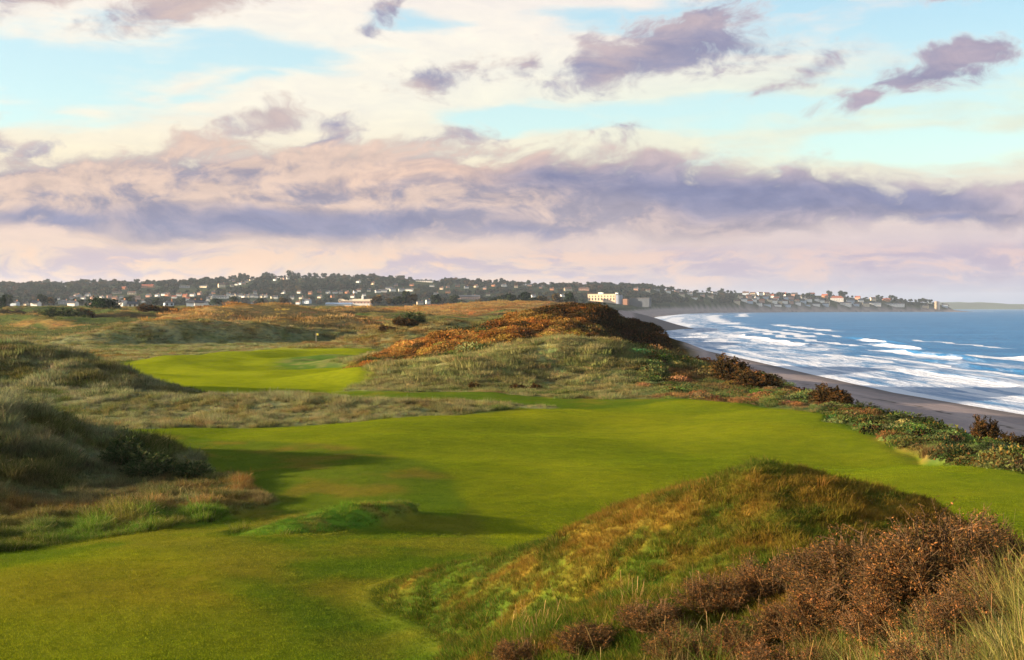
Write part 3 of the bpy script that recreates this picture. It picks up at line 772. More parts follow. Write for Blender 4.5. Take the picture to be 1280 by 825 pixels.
# tall seed stalks and reeds close to the viewer
stalks = [proto(tuft(5, 1.0, .25, .28, .007, 4, .3, 80 + s_, heads=.9), M_MARRAM, 'stalk_tuft') for s_ in range(3)]
reeds = [proto(tuft(60, 1.0, .16, .7, .012, 4, .8, 90 + s_), M_MARRAM, 'reed_tuft') for s_ in range(3)]
X, Y = wander(520, 620, 1420, 9, 20)
ok = (fbm(X, Y, 1.5, octs=2, seed=91) > -.25); X, Y = X[ok], Y[ok]
z = height(X, Y); sc = RNG.uniform(.25, .62, len(X))
scatter('seed_stalks', pts_at(X, Y, z - .03), None, np.stack([sc] * 3, 1), vary(np.tile(col(.34, .22, .10), (len(X), 1)), .2), stalks, 'thin straw seed stalks rising among the russet bushes', 'grass')
Xd, Yd = wander(1100, 640, 1330, 10, 17); ok = fbm(Xd, Yd, 1.1, octs=2, seed=93) > .06; Xd, Yd = Xd[ok], Yd[ok]
Xa, Ya = wander(95, 1240, 1400, 9.5, 14); Xb, Yb = wander(120, 940, 1060, 10.5, 12.8); Xc, Yc = wander(150, 820, 940, 11.5, 14)
X = np.concatenate([Xa, Xb, Xc, Xd]); Y = np.concatenate([Ya, Yb, Yc, Yd]); z = height(X, Y)
sc = np.concatenate([RNG.uniform(.35, .85, len(Xa)), RNG.uniform(.3, .55, len(Xb)), RNG.uniform(.35, .6, len(Xc)), RNG.uniform(.32, .68, len(Xd))])
tn = np.concatenate([np.tile(col(.20, .19, .05), (len(Xa), 1)), np.tile(col(.26, .20, .03), (len(Xb), 1)), np.tile(col(.17, .14, .06), (len(Xc), 1)), np.where(RNG.uniform(size=(len(Xd), 1)) < .5, col(.24, .19, .08), col(.11, .14, .03))])
scatter('reeds', pts_at(X, Y, z - .03), None, np.stack([sc] * 3, 1), vary(tn, .25), reeds, 'long arching green and straw blades between the russet bushes', 'grass')

# ================================================================== TREES
def crown_mesh(seed, rx, rz, lobes, nf, fs):
    r = np.random.default_rng(seed); V = []; F = []; sh = []
    L_ = []
    for i in range(lobes):
        a = r.uniform(0, 2 * pi); q = r.uniform(.2, .75); h = r.uniform(-.5, .75)
        L_.append((np.array([cos(a) * q * rx, sin(a) * q * rx, rz + h * rz * .9]), r.uniform(.28, .5)))
    L_.append((np.array([0, 0, rz * 1.1]), .55))
    for c, q in L_:
        k = r.uniform()
        for j in range(nf):
            d = r.normal(size=3); d /= np.linalg.norm(d); p = c + d * np.array([rx, rx, rz]) * q * r.uniform(.65, 1.1)
            u = r.normal(size=3); u /= np.linalg.norm(u); v = np.cross(u, d + r.normal(size=3) * .4); v /= np.linalg.norm(v) + 1e-6
            s_ = fs * r.uniform(.6, 1.3); o = len(V); V += [tuple(p - u * s_), tuple(p + v * s_ * .7), tuple(p + u * s_), tuple(p - v * s_ * .7)]; F.append((o, o + 1, o + 2, o + 3)); sh += [min(1, max(0, k * .6 + .4 * r.uniform()))] * 4
    me = bpy.data.meshes.new('crown'); me.from_pydata(V, [], F); me.update(); float_attr(me, 'shade', sh); return me
def trunk_mesh(h, w, seed):
    r = np.random.default_rng(seed); V = []; F = []
    def limb(p, q, w0, w1):
        p = np.array(p, float); q = np.array(q, float); d = (q - p) / np.linalg.norm(q - p); u = np.cross(d, (.4, .8, .1)); u /= np.linalg.norm(u); v = np.cross(d, u); o = len(V)
        for c, w_ in ((p, w0), (q, w1)):
            for k in range(6): V.append(tuple(c + w_ * (u * cos(pi / 3 * k) + v * sin(pi / 3 * k))))
        for k in range(6): F.append((o + k, o + (k + 1) % 6, o + 6 + (k + 1) % 6, o + 6 + k))
    limb((0, 0, -.5), (0, 0, h), w, w * .5)
    for i in range(5):
        a = r.uniform(0, 6.28); limb((0, 0, h * r.uniform(.5, .95)), (cos(a) * h * .6, sin(a) * h * .6, h * r.uniform(1.2, 1.6)), w * .35, w * .1)
    me = bpy.data.meshes.new('trunk'); me.from_pydata(V, [], F); me.update(); return me
M_WOOD = mat_leaf('wood_leaves', [(0, (.010, .018, .008)), (.5, (.020, .034, .013)), (1, (.045, .050, .018))], .15)
M_AUT = mat_leaf('autumn_leaves', [(0, (.05, .035, .015)), (.6, (.10, .065, .022)), (1, (.16, .10, .03))], .15)
M_BARK = principled('bark', (.07, .055, .045), .95, .1)
TREE = {}
for k_, (rx, rz, lob, mt) in {'broad': (6, 5, 9, M_WOOD), 'tall': (4.5, 7, 9, M_WOOD), 'autumn': (5.5, 4.5, 8, M_AUT), 'low': (5, 3, 8, M_WOOD)}.items():
    TREE[k_] = []
    for q in range(2):
        cm = crown_mesh(500 + q + len(TREE) * 7, rx, rz, lob, 34, 1.1); cm.transform(__import__('mathutils').Matrix.Translation((0, 0, 2.2))); cm.materials.append(mt)
        tm = trunk_mesh(4.5, .45, q); tm.materials.append(M_BARK); TREE[k_].append((cm, tm))

# ================================================================== HOUSES
M_WALLS = {'white': principled('white_render', (.78, .76, .72), .8, .2, (.4, .06)), 'cream': principled('cream_render', (.62, .52, .38), .8, .2, (.4, .08)),
           'pink': principled('pinkish_brick', (.46, .28, .22), .85, .2, (.5, .1)), 'blue': principled('pale_blue_render', (.42, .50, .60), .8, .2, (.4, .06)),
           'brick': principled('orange_brick', (.42, .20, .11), .85, .2, (.5, .1)), 'grey': principled('grey_render', (.36, .36, .38), .8, .2, (.4, .08))}
M_ROOFS = {'slate': principled('slate_roof', (.060, .065, .080), .6, .4, (.6, .2)), 'red': principled('red_tile_roof', (.30, .09, .05), .8, .2, (.6, .2)), 'brown': principled('brown_tile_roof', (.13, .075, .055), .8, .2, (.6, .2)),
           'metal': principled('blue_metal_roof', (.16, .24, .38), .5, .5, (.3, .1))}
M_GLASS = principled('window_glass', (.03, .035, .045), .15, .6)
M_TRIM = principled('white_trim', (.75, .75, .73), .7, .3)
def box(V, F, x0, x1, y0, y1, z0, z1):
    o = len(V); V += [(x0, y0, z0), (x1, y0, z0), (x1, y1, z0), (x0, y1, z0), (x0, y0, z1), (x1, y0, z1), (x1, y1, z1), (x0, y1, z1)]
    F += [tuple(o + i for i in f) for f in ((3, 2, 1, 0), (4, 5, 6, 7), (0, 1, 5, 4), (1, 2, 6, 5), (2, 3, 7, 6), (3, 0, 4, 7))]
def pmesh(nm, V, F, mat):
    me = bpy.data.meshes.new(nm); me.from_pydata(V, [], F); me.update(); me.materials.append(mat); return me
HM = {}
def house_meshes(w, d, h, rh, wall, roof, gable=True):
    key = (w, d, h, rh, wall, roof, gable)
    if key in HM: return HM[key]
    V, F = [], []
    box(V, F, -w / 2, w / 2, -d / 2, d / 2, -6, h)
    if gable and rh > 0:
        for sx in (-1, 1):
            o = len(V); x0, x1 = sx * w / 2, sx * (w / 2 - .25)
            V += [(x0, -d / 2, h), (x0, d / 2, h), (x0, 0, h + rh), (x1, -d / 2, h), (x1, d / 2, h), (x1, 0, h + rh)]; F += [(o, o + 1, o + 2), (o + 3, o + 5, o + 4), (o, o + 2, o + 5, o + 3), (o + 1, o + 4, o + 5, o + 2)]
    wm = pmesh('wall', V, F, M_WALLS[wall])
    V, F = [], []
    e = .45
    if rh > 0:
        if gable:
            th = .25
            for sy in (-1, 1):
                o = len(V); y0 = sy * (d / 2 + e); zz = h - rh * e / (d / 2)
                V += [(-w / 2 - .3, y0, zz + .04), (w / 2 + .3, y0, zz + .04), (w / 2 + .3, 0, h + rh + .04), (-w / 2 - .3, 0, h + rh + .04)]
                V += [(v[0], v[1], v[2] + th) for v in V[o:o + 4]]; F += [tuple(o + i for i in f) for f in ((0, 1, 2, 3), (4, 5, 6, 7), (0, 1, 5, 4), (0, 3, 7, 4), (1, 2, 6, 5))]
        else:
            o = len(V); r_ = max(.2, (w - d) / 2)
            V += [(-w / 2 - e, -d / 2 - e, h + .02), (w / 2 + e, -d / 2 - e, h + .02), (w / 2 + e, d / 2 + e, h + .02), (-w / 2 - e, d / 2 + e, h + .02), (-r_, 0, h + rh), (r_, 0, h + rh)]
            F += [(o, o + 1, o + 5, o + 4), (o + 1, o + 2, o + 5), (o + 2, o + 3, o + 4, o + 5), (o + 3, o, o + 4), (o + 3, o + 2, o + 1, o)]
    else: box(V, F, -w / 2 - .2, w / 2 + .2, -d / 2 - .2, d / 2 + .2, h + .003, h + .4)
    rm = pmesh('roof', V, F, M_ROOFS[roof])
    V, F = [], []; box(V, F, w * .28, w * .28 + .9, -.45, .45, h + rh * .5, h + rh + 1.2); cm = pmesh('chimney', V, F, M_WALLS['brick'])
    nw = max(2, int(w // 4)); fl_ = max(1, int(h // 2.7)); gm = []
    for f_ in range(fl_):
        for i in range(nw):
            V, F = [], []; cx = -w / 2 + w * (i + .5) / nw; cz = 1.5 + f_ * 2.7
            box(V, F, cx - .6, cx + .6, -d / 2 - .06, -d / 2 + .1, cz - .6, cz + .7); gm.append(pmesh('window', V, F, M_GLASS))
    HM[key] = (wm, rm, cm, gm); return HM[key]
HOUSEPX = []      # (px0, px1, top, base, D) so that no tree is planted in front
def house(px, py, wpx, hpx, wall, roof, label, group, rz=None, gable=True, flat=False, name='house', D=None, depth=None):
    base = py + hpx / 2 + .2
    hit = ray_hit(px, base, 900 if D is None else D, 4600, 500) if D is None else None
    if D is None:
        if hit is None: hit = ray_hit(px, base + 1.2, 900, 4600, 500)
        if hit is None: return None
        x, y, z = hit
    else:
        y = D; x = (px - 640) / FOC * y; z = CAMZ - (base - HOR) / FOC * y
    k = y / FOC; w = max(6, wpx * k * 1.05); tot = max(4.5, hpx * k * .92)
    w = round(w / 1.5) * 1.5; tot = round(tot / 1.0) * 1.0
    rh = 0 if flat else tot * .38; h = tot - rh
    d = depth or min(w, 9.0 if w < 20 else 12.0)
    if rz is None: rz = random.choice([-.45, -.25, 0, .2, .4]) if w < 20 else -.12
    wm, rm, cm, gm = house_meshes(w, d, h, rh, wall, roof, gable)
    e = link(bpy.data.objects.new(name, None)); e.location = (x, y, z); e.rotation_euler = (0, 0, rz)
    tag(e, label, name.replace('_', ' ').split(' ')[-1] if name != 'house' else 'house', group)
    link(bpy.data.objects.new('wall', wm), e)
    ro = link(bpy.data.objects.new('roof', rm), e)
    if not flat: link(bpy.data.objects.new('chimney', cm), ro)
    if wpx >= 9:
        for g_ in gm: link(bpy.data.objects.new('window', g_), e)
    HOUSEPX.append((px - wpx / 2 - .8, px + wpx / 2 + .8, base - hpx, base, y))
    return e
WH, CR, PK, BL, BK, GR = 'white', 'cream', 'pink', 'blue', 'brick', 'grey'
SINGLE = [  # px, py(centre), w, h, wall, roof, gable, label
    (19, 380, 5, 4, BL, 'slate', 1, 'lone pale bluish house at the far left behind the dunes'),
    (33, 380, 5, 3, CR, 'brown', 1, 'small cream house between the bluish one and the white pair'),
    (45, 380, 7, 4.5, WH, 'slate', 1, 'white pair of gables among dark trees at the far left'),
    (80, 377, 11, 6, GR, 'slate', 0, 'wide grey hipped roof house left of the bright white gable'),
    (91.5, 380, 8, 6.5, WH, 'slate', 1, 'bright white gabled house between two grey roofed ones'),
    (121, 379, 14, 8, PK, 'slate', 0, 'large grey roofed house with pinkish walls left of the dark pine'),
    (153, 379.5, 10, 7, WH, 'slate', 1, 'brightest white gabled house just right of the dark pine'),
    (166, 382, 12, 6, WH, 'slate', 1, 'white house under the bluish roof beside the brightest gable'),
    (146, 365.5, 10, 3.5, CR, 'brown', 1, 'long cream house on the upper slope above the pine'),
    (155, 360, 6, 4, BK, 'red', 1, 'red roofed house high on the slope above the long cream one'),
    (185, 357.5, 15, 4, BK, 'red', 1, 'long red roofed block on the upper left hillside'),
    (165, 366, 9, 4, CR, 'brown', 1, 'cream house below the long red roofed block'),
    (231, 358.2, 11, 3, GR, 'slate', 1, 'long grey building on the upper hillside'),
    (256, 358, 10, 3, CR, 'slate', 1, 'long cream building on the upper hillside right of the grey one'),
    (206, 367.5, 6, 4, WH, 'slate', 1, 'white house in the middle of the left hillside'),
    (172, 372, 7, 5, PK, 'brown', 1, 'pinkish house right of the pine above the white houses'),
    (211, 381, 9, 5, BL, 'slate', 0, 'bluish house low on the slope between tree clumps'),
    (240, 381.5, 5, 4, BL, 'slate', 1, 'small bluish house left of the bright white villa'),
    (248, 380.5, 8, 8, WH, 'slate', 1, 'bright white villa with a tall gable left of the dark round tree'),
    (256, 378.5, 8, 5, WH, 'slate', 1, 'white wing joined to the bright villa'),
    (260, 374, 5, 6, WH, 'slate', 1, 'narrow white house behind the bright villa'),
    (264, 370, 4, 7, WH, 'slate', 1, 'tall thin white gable above the bright villa'),
    (276, 371, 18, 4, WH, 'slate', 1, 'long white terrace right of the tall thin gable'),
    (277, 356, 8, 6, CR, 'brown', 1, 'cream house high on the hillside with two gables'),
    (315, 379.5, 4, 3, BL, 'slate', 1, 'small bluish house low between the tree belts'),
    (384, 376, 9, 6.5, BL, 'slate', 1, 'pale blue gabled house left of the low long building'),
    (530, 351, 20, 2.6, WH, 'slate', 1, 'long white building on the skyline'),
    (585, 371, 28, 6, PK, 'slate', 1, 'long mauve brick building above the middle dunes'),
    (525, 378, 7, 5, CR, 'slate', 1, 'cream house left of the pair above the middle dunes'),
    (535, 377, 5, 6, WH, 'slate', 1, 'narrow white house above the middle dunes'),
    (667, 369.5, 5, 4, WH, 'slate', 1, 'white house among dark woods left of the hotel'),
    (704, 369, 6, 4, WH, 'slate', 1, 'white house close to the left of the hotel'),
    (710, 361, 9, 4, CR, 'brown', 1, 'cream house on the slope above the left end of the hotel'),
    (730, 361, 12, 4, PK, 'brown', 1, 'pinkish house right above the hotel roof'),
    (921, 377, 7, 5, CR, 'brown', 1, 'sunlit cream house at the left foot of the headland village'),
    (1031, 369.5, 7, 4.5, BK, 'red', 1, 'red house left of the white building with the red roof'),
    (1046, 374, 15, 7.5, WH, 'red', 0, 'large white building with a bright red hipped roof on the headland'),
    (1063, 375.5, 9, 5, BL, 'slate', 1, 'pale blue house right of the white building with the red roof'),
    (1057, 380.5, 13, 4, WH, 'slate', 1, 'white house at the waterside under the white red roofed building'),
    (1082, 379.5, 8, 4, CR, 'slate', 1, 'cream house on the headland shore left of a long white row'),
    (1093, 380.5, 15, 3.5, WH, 'slate', 1, 'white house with slate roof on the headland shore'),
    (1091, 373.5, 6, 4.5, CR, 'brown', 1, 'cream house alone on the ridge of the headland'),
    (1108, 374.5, 9, 3.5, BK, 'red', 1, 'low red house on the headland ridge before the tower'),
    (1118, 381.5, 23, 2.8, WH, 'slate', 1, 'very long low white row on the headland shore before the tower'),
    (1157, 382.5, 7, 2.8, CR, 'slate', 1, 'small cream house just left of the tower'),
    (1181, 381, 7, 3.5, BL, 'slate', 1, 'last pale house just right of the tower'),
    (1055, 371, 0, 0, None, None, 0, None),
]
for px, py, w, h, wl, rf, gb, lb in SINGLE:
    if wl: house(px, py, w, h, wl, rf, lb, None, gable=bool(gb))
def hgroup(pts, walls, roofs, label, group, w=(4, 6), h=(3.4, 4.6)):
    for i, (px, py) in enumerate(pts):
        house(px, py, random.uniform(*w), random.uniform(*h), walls[i % len(walls)], roofs[i % len(roofs)], label, group)
hgroup([(104, 372), (116, 372), (127, 371), (97, 369), (110, 368), (137, 370), (152, 371), (90, 372), (72, 373), (144, 372.5), (132, 376)], [WH, PK, WH, GR], ['slate', 'brown'],
       'small pale house in the scatter above the bright white gable left of the pine', 'houses above the left dunes')
hgroup([(197, 369), (210, 368.5), (218, 371), (186, 369.5), (224, 368), (232, 369.5), (241, 368), (250, 366.5), (235, 373.5), (267, 365), (180, 376)], [WH, BK, WH, PK], ['slate', 'brown', 'red'],
       'small house in the rows between the long red block and the bright villa', 'houses on the left hillside')
hgroup([(286, 368), (291, 369), (296, 368.4), (301, 369), (305, 370), (310, 369.5), (315, 370), (320.5, 370), (327, 370), (332, 370), (319, 365.5), (341, 371), (345, 371.2)], [WH, WH, CR], ['slate'],
       'small white gable in the long even row below the hilltop woods', 'white gabled row', (3.2, 4.5), (3.6, 4.6))
hgroup([(301, 354), (309, 351), (292, 350.5), (296, 355), (290, 357), (305, 354), (344, 349), (353, 347.4), (356, 347.6), (360, 347.3), (314, 349.5)], [WH, CR, PK], ['slate'],
       'tiny pale house on the skyline among the hilltop trees', 'hilltop houses', (2.6, 4), (2.6, 3.6))
hgroup([(354, 365), (374, 364.5), (377, 372), (399, 364), (410, 365), (419, 365), (426, 365), (434, 365), (444, 364.5), (449, 363), (461, 362.5), (416, 370), (365, 372), (373, 378), (400, 371), (388, 366), (455, 368), (441, 370)],
       [WH, WH, CR, BK], ['slate', 'brown'], 'small white gable on the slope above the low long clubhouse', 'houses above the clubhouse', (3.4, 5.2), (3.2, 4.4))
hgroup([(479, 363), (491, 362), (502, 362), (512, 362.3), (472, 364), (486, 360)], [WH, WH], ['slate'], 'wide white house in the short bright row right of the clubhouse', 'bright row right of the clubhouse', (6, 9), (3.4, 4.4))
hgroup([(448, 351.5), (466, 354), (495, 356), (515, 356), (540, 357), (552, 360), (560, 358), (572, 357), (583, 359), (595, 357.5), (606, 360), (617, 356.5), (630, 356.5), (645, 358), (662, 356), (560, 365), (545, 367), (610, 368), (676, 359), (690, 361)],
       [WH, CR, PK, BK], ['slate', 'brown'], 'tiny house under the skyline between the long white building and the hotel', 'houses between skyline and middle dunes', (3.4, 5.5), (2.8, 3.8))
hgroup([(795, 361), (810, 363), (822, 362), (835, 364), (846, 363.5), (852, 368), (862, 367), (868, 372), (878, 369), (888, 371), (893, 366)], [PK, CR, GR, WH], ['slate', 'brown'],
       'dim house on the wooded slope between the hotel and the headland village', 'houses right of the hotel', (4, 7), (3, 4))
hgroup([(930, 375), (941, 368), (952, 375.6), (943, 376), (932, 367), (965, 370), (962, 375.5), (972, 369), (980, 368), (982, 373), (981, 377), (996, 376), (993, 369), (1011, 375), (1015, 367.5), (1021, 375), (925, 371), (936, 371.5), (946, 371.5),
        (957, 372), (970, 373.5), (975, 377), (988, 372), (1003, 371.5), (1004, 376.5), (950, 367), (958, 368), (989, 377), (968, 377.2), (937, 378), (1027, 377), (1033, 377.5), (1072, 372), (1076, 376), (1070, 380.5)],
       [WH, CR, PK, WH, BL], ['slate', 'brown', 'red'], 'small close set house in the headland village above the bay', 'houses of the headland village', (4.5, 7.5), (3.4, 4.8))
hgroup([(949, 381.3), (959, 381.3), (972, 381.2), (984, 381.2), (997, 380.8), (1009, 380.8), (1020, 381.2), (1032, 381.5)], [WH, BL], ['slate'], 'low white chalet in the row at the foot of the headland village', 'shore chalets', (6, 9), (2, 2.6))

# hotel
def hotel():
    D = 2400; k = D / FOC; o = P(752, 378, D)
    e = link(bpy.data.objects.new('hotel', None)); e.location = o; e.rotation_euler = (0, 0, -.40)
    tag(e, 'long cream hotel with rows of dark windows and a round end toned grey as in shade above the bay', 'hotel')
    W = 50; H = 13.5
    def part(nm, fn, mat, par=e):
        V, F = [], []; fn(V, F); return link(bpy.data.objects.new(nm, pmesh(nm, V, F, mat)), par)
    part('wall', lambda V, F: box(V, F, -W / 2, W / 2, 0, 16, -8, H), principled('hotel_render', (.60, .46, .33), .8, .2, (.2, .04)))
    part('parapet', lambda V, F: box(V, F, -W / 2 - .4, W / 2 + .4, -.4, 16.4, H + .003, H + .8), M_WALLS['cream'])
    for i in range(9):
        cx = -W / 2 + 3 + i * (W - 6) / 8
        part('window', lambda V, F: box(V, F, cx - .9, cx + .9, -.1, .2, 9.4, 11.6), M_GLASS)
        part('window', lambda V, F: box(V, F, cx - 1.05, cx + 1.05, -.1, .2, 3.6, 7.6), M_GLASS)
    part('penthouse', lambda V, F: box(V, F, -8, 0, 5, 11, H + .81, H + 3.6), M_TRIM)
    def drum(V, F):
        r = 6.5; n = 24; o_ = len(V)
        for z in (-8, H - 1):
            for i in range(n): V.append((W / 2 + 4 + r * cos(2 * pi * i / n), 6 + r * sin(2 * pi * i / n), z))
        for i in range(n): F.append((o_ + i, o_ + (i + 1) % n, o_ + n + (i + 1) % n, o_ + n + i))
        F.append(tuple(o_ + n + i for i in range(n)))
    part('round_wing', drum, principled('shade_grey_render', (.20, .23, .31), .8, .2))  # grey blue tone stands for the shade on the round end
    part('penthouse', lambda V, F: box(V, F, W / 2 - 2, W / 2 + 2.5, 4, 9, H + .81, H + 3), M_TRIM)
    part('brick_wing', lambda V, F: box(V, F, W / 2 + 10.5, W / 2 + 20, 3, 14, -8, 6), principled('brown_brick', (.24, .13, .085), .85, .2))
    part('long_wing', lambda V, F: box(V, F, W / 2 + 20, W / 2 + 55, 15, 27, -8, 6.5), principled('shade_dim_render', (.07, .085, .11), .8, .2))  # dark tone is this wing's shade, put into the wall colour
    part('roof', lambda V, F: box(V, F, W / 2 + 19.5, W / 2 + 55.5, 14.5, 27.5, 6.503, 8), M_ROOFS['slate'])
    HOUSEPX.append((732, 835, 364, 378, D))
hotel()
# clubhouse
def clubhouse():
    D = 2050; o = P(440, 383, D)
    e = link(bpy.data.objects.new('clubhouse', None)); e.location = o; e.rotation_euler = (0, 0, -.1)
    tag(e, 'low long building with blue roofs, white walls and a small spire behind the dunes', 'clubhouse')
    def part(nm, fn, mat, par=e):
        V, F = [], []; fn(V, F); return link(bpy.data.objects.new(nm, pmesh(nm, V, F, mat)), par)
    part('low_wing', lambda V, F: box(V, F, -38, 0, -4, 8, -6, 3.2), M_WALLS['white'])
    r0 = part('roof', lambda V, F: (V.extend([(-39, -5, 3.2), (1, -5, 3.2), (1, 2, 5.6), (-39, 2, 5.6), (-39, 9, 3.2), (1, 9, 3.2)]), F.extend([(0, 1, 2, 3), (3, 2, 5, 4), (0, 3, 4), (1, 5, 2), (0, 4, 5, 1)])), M_ROOFS['metal'])
    part('main_block', lambda V, F: box(V, F, -22, 26, 10, 22, -6, 7.6), M_WALLS['pink'])
    part('roof', lambda V, F: (V.extend([(-23, 9, 7.6), (27, 9, 7.6), (27, 16, 11), (-23, 16, 11), (-23, 23, 7.6), (27, 23, 7.6)]), F.extend([(0, 1, 2, 3), (3, 2, 5, 4), (0, 3, 4), (1, 5, 2), (0, 4, 5, 1)])), M_WALLS['cream'])
    part('spire', lambda V, F: (box(V, F, 11, 14, 14, 17, 8, 14), V.extend([(11, 14, 14.01), (14, 14, 14.01), (14, 17, 14.01), (11, 17, 14.01), (12.5, 15.5, 18)]), F.extend([(8, 9, 12), (9, 10, 12), (10, 11, 12), (11, 8, 12)])), M_WALLS['white'])
    for i in range(9): part('window', lambda V, F: box(V, F, -19 + i * 5, -17.4 + i * 5, 9.9, 10.1, 4.2, 6.2), M_GLASS)
    part('entrance_wing', lambda V, F: box(V, F, 1.2, 27, -3, 8, -6, 4.4), M_WALLS['white'])
    HOUSEPX.append((402, 466, 370, 383, D))
clubhouse()
# round tower on the headland
def tower():
    D = 3950; o = P(1170.5, 384.5, D)
    e = link(bpy.data.objects.new('round_tower', None)); e.location = o
    tag(e, 'squat round stone tower with a square block behind it near the tip of the headland', 'tower')
    def drum(r0, r1, z0, z1, cx=0):
        V = []; F = []; n = 24
        for z, r in ((z0, r0), (z1, r1)):
            for i in range(n): V.append((cx + r * cos(2 * pi * i / n), r * sin(2 * pi * i / n), z))
        for i in range(n): F.append((i, (i + 1) % n, n + (i + 1) % n, n + i))
        F.append(tuple(n + i for i in range(n))); return V, F
    st = principled('tower_stone', (.30, .24, .18), .9, .2, (.3, .15))
    V, F = drum(5.4, 5, -8, 16); link(bpy.data.objects.new('wall', pmesh('wall', V, F, st)), e)
    V, F = drum(5.5, 5.5, 16.01, 17.5); link(bpy.data.objects.new('parapet', pmesh('parapet', V, F, st)), e)
    V, F = [], []; box(V, F, 2, 12, 7, 16, -8, 17); link(bpy.data.objects.new('annex', pmesh('annex', V, F, M_WALLS['grey'])), e)
    V, F = [], []; box(V, F, -.8, .8, -5.6, -4.9, 9, 11.5); link(bpy.data.objects.new('window', pmesh('window', V, F, M_GLASS)), e)
    HOUSEPX.append((1164, 1178, 370, 384, D))
tower()

# ---- trees of the town: individual ones, then the far wood
def tree_ok(px, base, top, w, D):
    for a, b, t, s_, d in HOUSEPX:
        if D < d + 12 and px + w > a and px - w < b and top < s_ - .6 and base > t: return False
    return True
n_tree = 0
def plant(px, D, H, kind, label, group='trees of the hillside'):
    global n_tree
    x = (px - 640) / FOC * D; z = float(height(np.array([x]), np.array([D]))[0])
    cm, tm = random.choice(TREE[kind]); nat = {'broad': 12.5, 'tall': 16, 'autumn': 11.5, 'low': 8.3}[kind]; q = H / nat
    e = link(bpy.data.objects.new('tree', None)); e.location = (x, D, z - .3); e.rotation_euler = (0, 0, random.uniform(0, 6.28)); e.scale = (q * random.uniform(.9, 1.25), q, q)
    tag(e, label, 'tree', group); link(bpy.data.objects.new('trunk', tm), e); link(bpy.data.objects.new('crown', cm), e); n_tree += 1
def crest_D(px):
    p = CRESTS[TOWN][0]; pxs = p[:, 0] / p[:, 1] * FOC + 640; return float(np.interp(px, pxs, p[:, 1]))
# skyline trees: px, height in px above the ridge
SKY = [(30, 4, 'broad'), (38, 7, 'tall'), (42, 6, 'tall'), (57, 13, 'tall'), (60, 12, 'tall'), (64, 9, 'broad'), (76, 9, 'tall'), (85, 8, 'tall'), (90, 7, 'broad'), (96, 9, 'tall'), (104, 10, 'broad'), (108, 9, 'broad'), (118, 8, 'tall'), (125, 10, 'tall'),
       (131, 8, 'broad'), (138, 7, 'broad'), (155, 7, 'low'), (160, 5, 'broad'), (178, 6, 'broad'), (190, 5, 'broad'), (230, 6, 'broad'), (242, 8, 'broad'), (257, 7, 'broad'), (277, 8, 'broad'), (293, 8, 'broad'), (302, 10, 'broad'), (306, 9, 'tall'),
       (330, 9, 'broad'), (336, 10, 'broad'), (341, 8, 'broad'), (363, 11, 'broad'), (368, 9, 'tall'), (374, 8, 'broad'), (388, 8, 'broad'), (396, 8, 'broad'), (405, 8, 'broad'), (415, 8, 'broad'), (424, 8, 'broad'), (433, 6, 'broad'), (455, 6, 'low'), (468, 8, 'broad'), (473, 9, 'broad'),
       (484, 7, 'broad'), (492, 6, 'low'), (580, 6, 'low'), (640, 7, 'broad'), (648, 6, 'broad'), (740, 7, 'broad'), (776, 6, 'broad'), (784, 6, 'broad'), (827, 9, 'tall'), (829, 8, 'broad'), (885, 7, 'broad'), (903, 7, 'broad'), (910, 5, 'low'),
       (972, 7, 'broad'), (978, 7, 'broad'), (985, 7, 'broad'), (995, 6, 'broad'), (1004, 7, 'broad'), (1010, 8, 'broad'), (1016, 6, 'broad'), (1038, 10, 'broad'), (1051, 10, 'broad'), (1055, 9, 'broad'), (1096, 7, 'broad'), (1101, 6, 'broad'), (1114, 8, 'broad'), (1120, 7, 'broad'), (1127, 5, 'low'), (1138, 5, 'low'), (1145, 5, 'broad'), (1150, 6, 'broad'), (1153, 7, 'broad'), (1158, 6, 'broad'), (1163, 6, 'broad'), (1179, 4, 'broad'), (1184, 3, 'low'), (1176, 0, 'low')]
for px, hp, kd in SKY:
    if hp == 0: continue
    D = crest_D(px) - 10
    plant(px, D, hp * D / FOC * 1.0, kd, 'dark tree standing up on the skyline of the hill or headland', 'trees on the skyline')
# front belt of trees at the foot of the town
cnt = 0; tries = 0
while cnt < 175 and tries < 4000:
    tries += 1
    px = random.uniform(0, 720); base = random.uniform(380, 384.6); hit = ray_hit(px, base, 1100, 4200, 160)
    if hit is None: continue
    D = hit[1]; H = random.uniform(6, 12.5); hp = H / D * FOC
    if not tree_ok(px, base, base - hp, 3.2, D): continue
    kd = random.choices(['broad', 'autumn', 'tall', 'low'], [5, 3, 1, 3])[0]
    plant(px, D, H, kd, 'tree in the belt between the dunes and the hillside town', 'tree belt before the town'); cnt += 1
